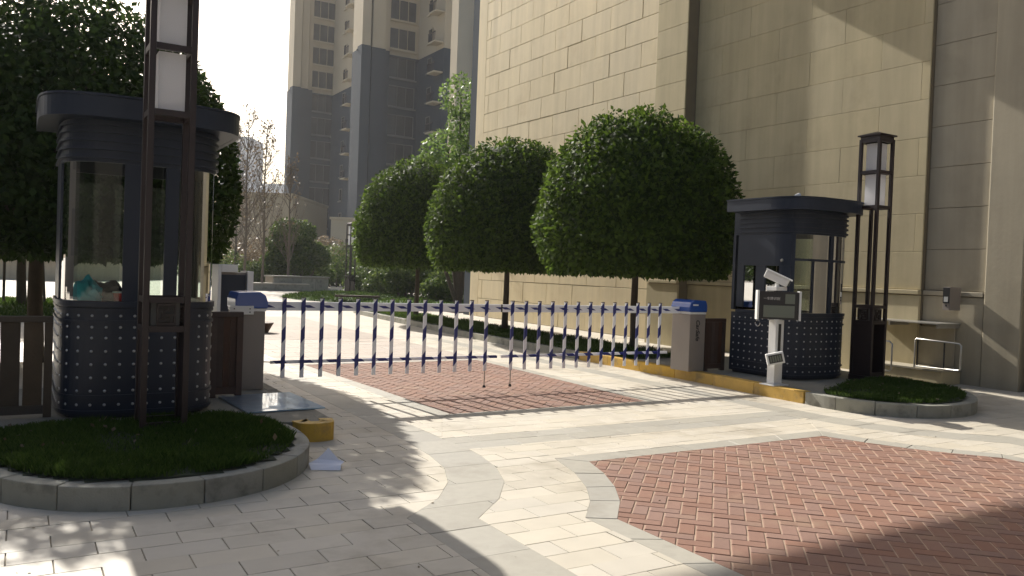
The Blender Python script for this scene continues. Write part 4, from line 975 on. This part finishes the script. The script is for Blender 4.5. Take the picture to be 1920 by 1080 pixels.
for fx, wd, dp in ((.0, 1.1, 1.2), (.21, 1.0, .8), (.40, .6, .35)): pilaster(x1 + (x1r - x1) * fx, v1, wd, dp)
for fx, wd, dp in ((.0, 1.0, 1.2), (.18, 1.5, .9), (.36, .9, .5)): pilaster(x2 + (x2r - x2) * fx, v2, wd, dp)
for a, b, v_ in ((x1, x1r, v1), (x2, x2r, v2)):
    part('cornice', MB().box(a - .1, b + .06, v_ - .22, v_ + .045, Z_S - .12, Z_S + .02), M['lower'], tw)
def winmesh(w_, h_, lights):
    fr = MB(); t_ = .09
    fr.box(-w_/2, w_/2, -.05, .03, -h_/2, -h_/2 + t_); fr.box(-w_/2, w_/2, -.05, .03, h_/2 - t_, h_/2)
    xs = [-w_/2, w_/2 - t_] + [-w_/2 + w_ * q / lights for q in range(1, lights)]
    for x in xs: fr.box(x, x + t_ * (1 if x in xs[:2] else .7), -.045, .025, -h_/2 + t_, h_/2 - t_)
    fr.box(-w_/2 - .15, w_/2 + .15, -.18, -.055, -h_/2 - .16, -h_/2 - .02)
    return fr.mesh('window', M['upper']), MB().box(-w_/2 + .02, w_/2 - .02, -.015, .0, -h_/2 + .02, h_/2 - .02).mesh('pane', M['towerglass'])
wf = M['upper']
big = winmesh(3.1, 2.25, 3); big2 = winmesh(3.0, 2.2, 3); small = winmesh(1.0, 1.5, 1); third = winmesh(1.5, 1.9, 2)
def win(ms, x, y, z, rz=0, lower=False):
    me = ms[0]
    if lower:
        me = lowcache.setdefault(ms[0].name, None) or lowcache.__setitem__(ms[0].name, ms[0].copy()) or lowcache[ms[0].name]
        me.materials[0] = M['slateframe']
    o = link('window', me, tw, (x, y, z), rz); link('pane', ms[1], o); return o
lowcache = {}
M['slateframe'] = mat('grey_window_frames', (.14, .14, .14), .7, .1, 1, 0)
for k in range(-6, 6):
    z = 24.0 + 3 * k + 1.35
    lw = z < Z_S
    win(big, x1r - (x1r - x1) * .25, v1 - .04, z, 0, lw); win(big2, x2r - (x2r - x2) * .27, v2 - .04, z, 0, lw)
    win(small, x1r - .04, v1 - (v1 - v1s) * .55, z, -math.pi/2 if False else math.pi*1.5, lw)
    win(small, x2r - .04, v2 - (v2 - v2s) * .5, z, math.pi*1.5, lw)
# balconies up the two inner corners
for k in range(-4, 6):
    z = 24.0 + 3 * k
    for bx, by in ((x1r, v1s), (x2r, v2s)):
        sl = part('balcony', MB().box(bx - 1.0, bx - .01, by + .1, by + 1.7, z, z + .15), M['upper'], tw)
        mb = MB()
        for i in range(6): mb.box(bx - .98, bx - .94, by + .15 + i*.29, by + .19 + i*.29, z + .151, z + .95)
        mb.box(bx - 1.0, bx - .92, by + .1, by + 1.7, z + .951, z + 1.02); part('railing', mb, M['bronze'], sl)
# pale far blocks, beige low building, left wall
def block(label, px0, px1, d, ztop, ma, dep=14, rows=0, cat='building', name='far_building'):
    a = at(px0, d); b = at(px1, d); ang = math.atan2(b.y - a.y, b.x - a.x); L_ = (b - a).length
    t = thing(name, label, cat, (a.x, a.y, 0), ang); part('walls', MB().box(0, L_, 0, dep, -.5, ztop), ma, t); part('parapet', MB().box(-.1, L_ + .1, -.12, dep, ztop + .01, ztop + ztop * .02 + .1), ma, t)
    if rows:
        ms = MB().box(-.7, .7, -.04, -.005, -.8, .8).mesh('window', M['towerglass'])
        for i in range(rows):
            for j in range(max(1, int(L_ / 4))): link('window', ms, t, (2 + j * 4, 0, 3 + i * 3.2))
    return t
block('pale far tower just right of the left booth roof', 408, 462, 260, zof(262, 440, 260), M['pale'], rows=12)
block('pale low far block between booth and tower', 466, 540, 300, zof(348, 500, 300), M['pale'], rows=8)
block('beige plain wing behind the bare trees', 405, 545, 75, zof(366, 480, 75), M['beige'], rows=0)
block('dim taupe wall across the plaza at far left', -260, 130, 47, zof(488, 30, 47), M['stone3'], name='boundary_wall', cat='wall')
block('low cream porch at the foot of the slate tower', 618, 668, 70, zof(412, 640, 70), M['upper'], dep=6, name='porch', cat='porch', rows=1)
# far green belt behind everything closes the horizon
fb = MB(); pts = []
r_ = random.Random(99)
for i in range(15000):
    px = r_.uniform(-700, 960); d = r_.uniform(76, 90) if px < 560 else r_.uniform(60, 64); q = hp(px, d); hgt = 2.2 + 1.5 * noise.noise(Vector((px * .012, 0, 3)))
    pts.append((Vector((q.x, q.y, r_.uniform(0, hgt))), Vector((0, 0, 1))))
v, f = leaves(pts, .5, .4, 99); fh = part('hedge_belt', fb.add(v, f), M['leafshrub'], None); fh['kind'] = 'stuff'; tag(fh, 'continuous dark hedge belt far across the plaza', 'hedge')
# litter specks on the paving
lt = MB(); r_ = random.Random(4); pts = [(Vector((r_.uniform(-.5, 9), r_.uniform(2.5, 14), .004)), Vector((0, 0, 1))) for _ in range(170)]
v, f = leaves(pts, .02, .4, 4); v = [(x, y, abs(z - .004) * .3 + .003) for x, y, z in v]; lo_ = part('leaf_litter', lt.add(v, f), M['leafbrown'], None); lo_['kind'] = 'stuff'; tag(lo_, 'scattered tiny dry leaf fragments on the paving', 'leaf litter')

# the block of flats across the street, behind the viewer: it shows only as reflections in the booth glass
M['brickdark'] = mat('dull_brown_render', (.075, .07, .062), .85, .1, .5, .1, 6)
ob = thing('street_building', 'long dull brown building across the street from the gate', 'building', (5, -24, 0))
part('wall', MB().box(-45, 45, -12, 0, -.5, 15), M['brickdark'], ob)
wm_ = MB().box(-1.1, 1.1, .004, .06, -.9, .9).mesh('window', M['towerglass'])
for i in range(4):
    for j in range(-10, 11): link('window', wm_, ob, (j * 4.0, 0, 2.4 + i * 3.3))

# thin haze over the whole place
hz = part('haze', MB().box(-420, 420, -70, 480, -1.8, 60), M['white'], None); hz['kind'] = 'stuff'; tag(hz, 'thin pale morning haze over the plaza', 'haze')
hm = bpy.data.materials.new('haze'); hm.use_nodes = True; n_ = hm.node_tree; n_.nodes.remove(n_.nodes['Principled BSDF'])
pv = n_.nodes.new('ShaderNodeVolumePrincipled'); pv.inputs['Color'].default_value = (.9, .92, .95, 1); pv.inputs['Density'].default_value = .0004; pv.inputs['Anisotropy'].default_value = .35
n_.links.new(pv.outputs[0], n_.nodes['Material Output'].inputs['Volume']); hz.data.materials.clear(); hz.data.materials.append(hm)

lb = thing('side_building', 'dull brown building beyond the left side of the plaza', 'building', (-27, 10, 0))
part('wall', MB().box(-12, 0, -30, 26, -.5, 15), M['brickdark'], lb)
for i in range(4):
    for j in range(-6, 7): link('window', wm_, lb, (0, j * 4.0 - 2, 2.4 + i * 3.3), -math.pi / 2)

for lab, lx, ly in (('evergreen just outside the left edge of the view', -6.0, 20.0), ('evergreen further left on the side lawn', -9.5, 25.0), ('leftmost evergreen on the side lawn', -14.0, 21.0)):
    copy_tree(T5, (lx, ly, .02), lab, rz=lx)

r_ = random.Random(8); pts = []
for poly, zf in ((grassL, gz), (grassR, gzr)):
    b_ = bbox(poly); t_ = inpoly(poly)
    for _ in range(60):
        x, y = r_.uniform(b_[0], b_[1]), r_.uniform(b_[2], b_[3])
        if t_(x, y): pts.append((Vector((x, y, zf(x, y) + .035)), Vector((0, 0, 1))))
v, f = leaves(pts, .045, .35, 12); part('fallen_leaves', MB().add(v, f), M['leafbrown'], islandgrass, stuff=True)
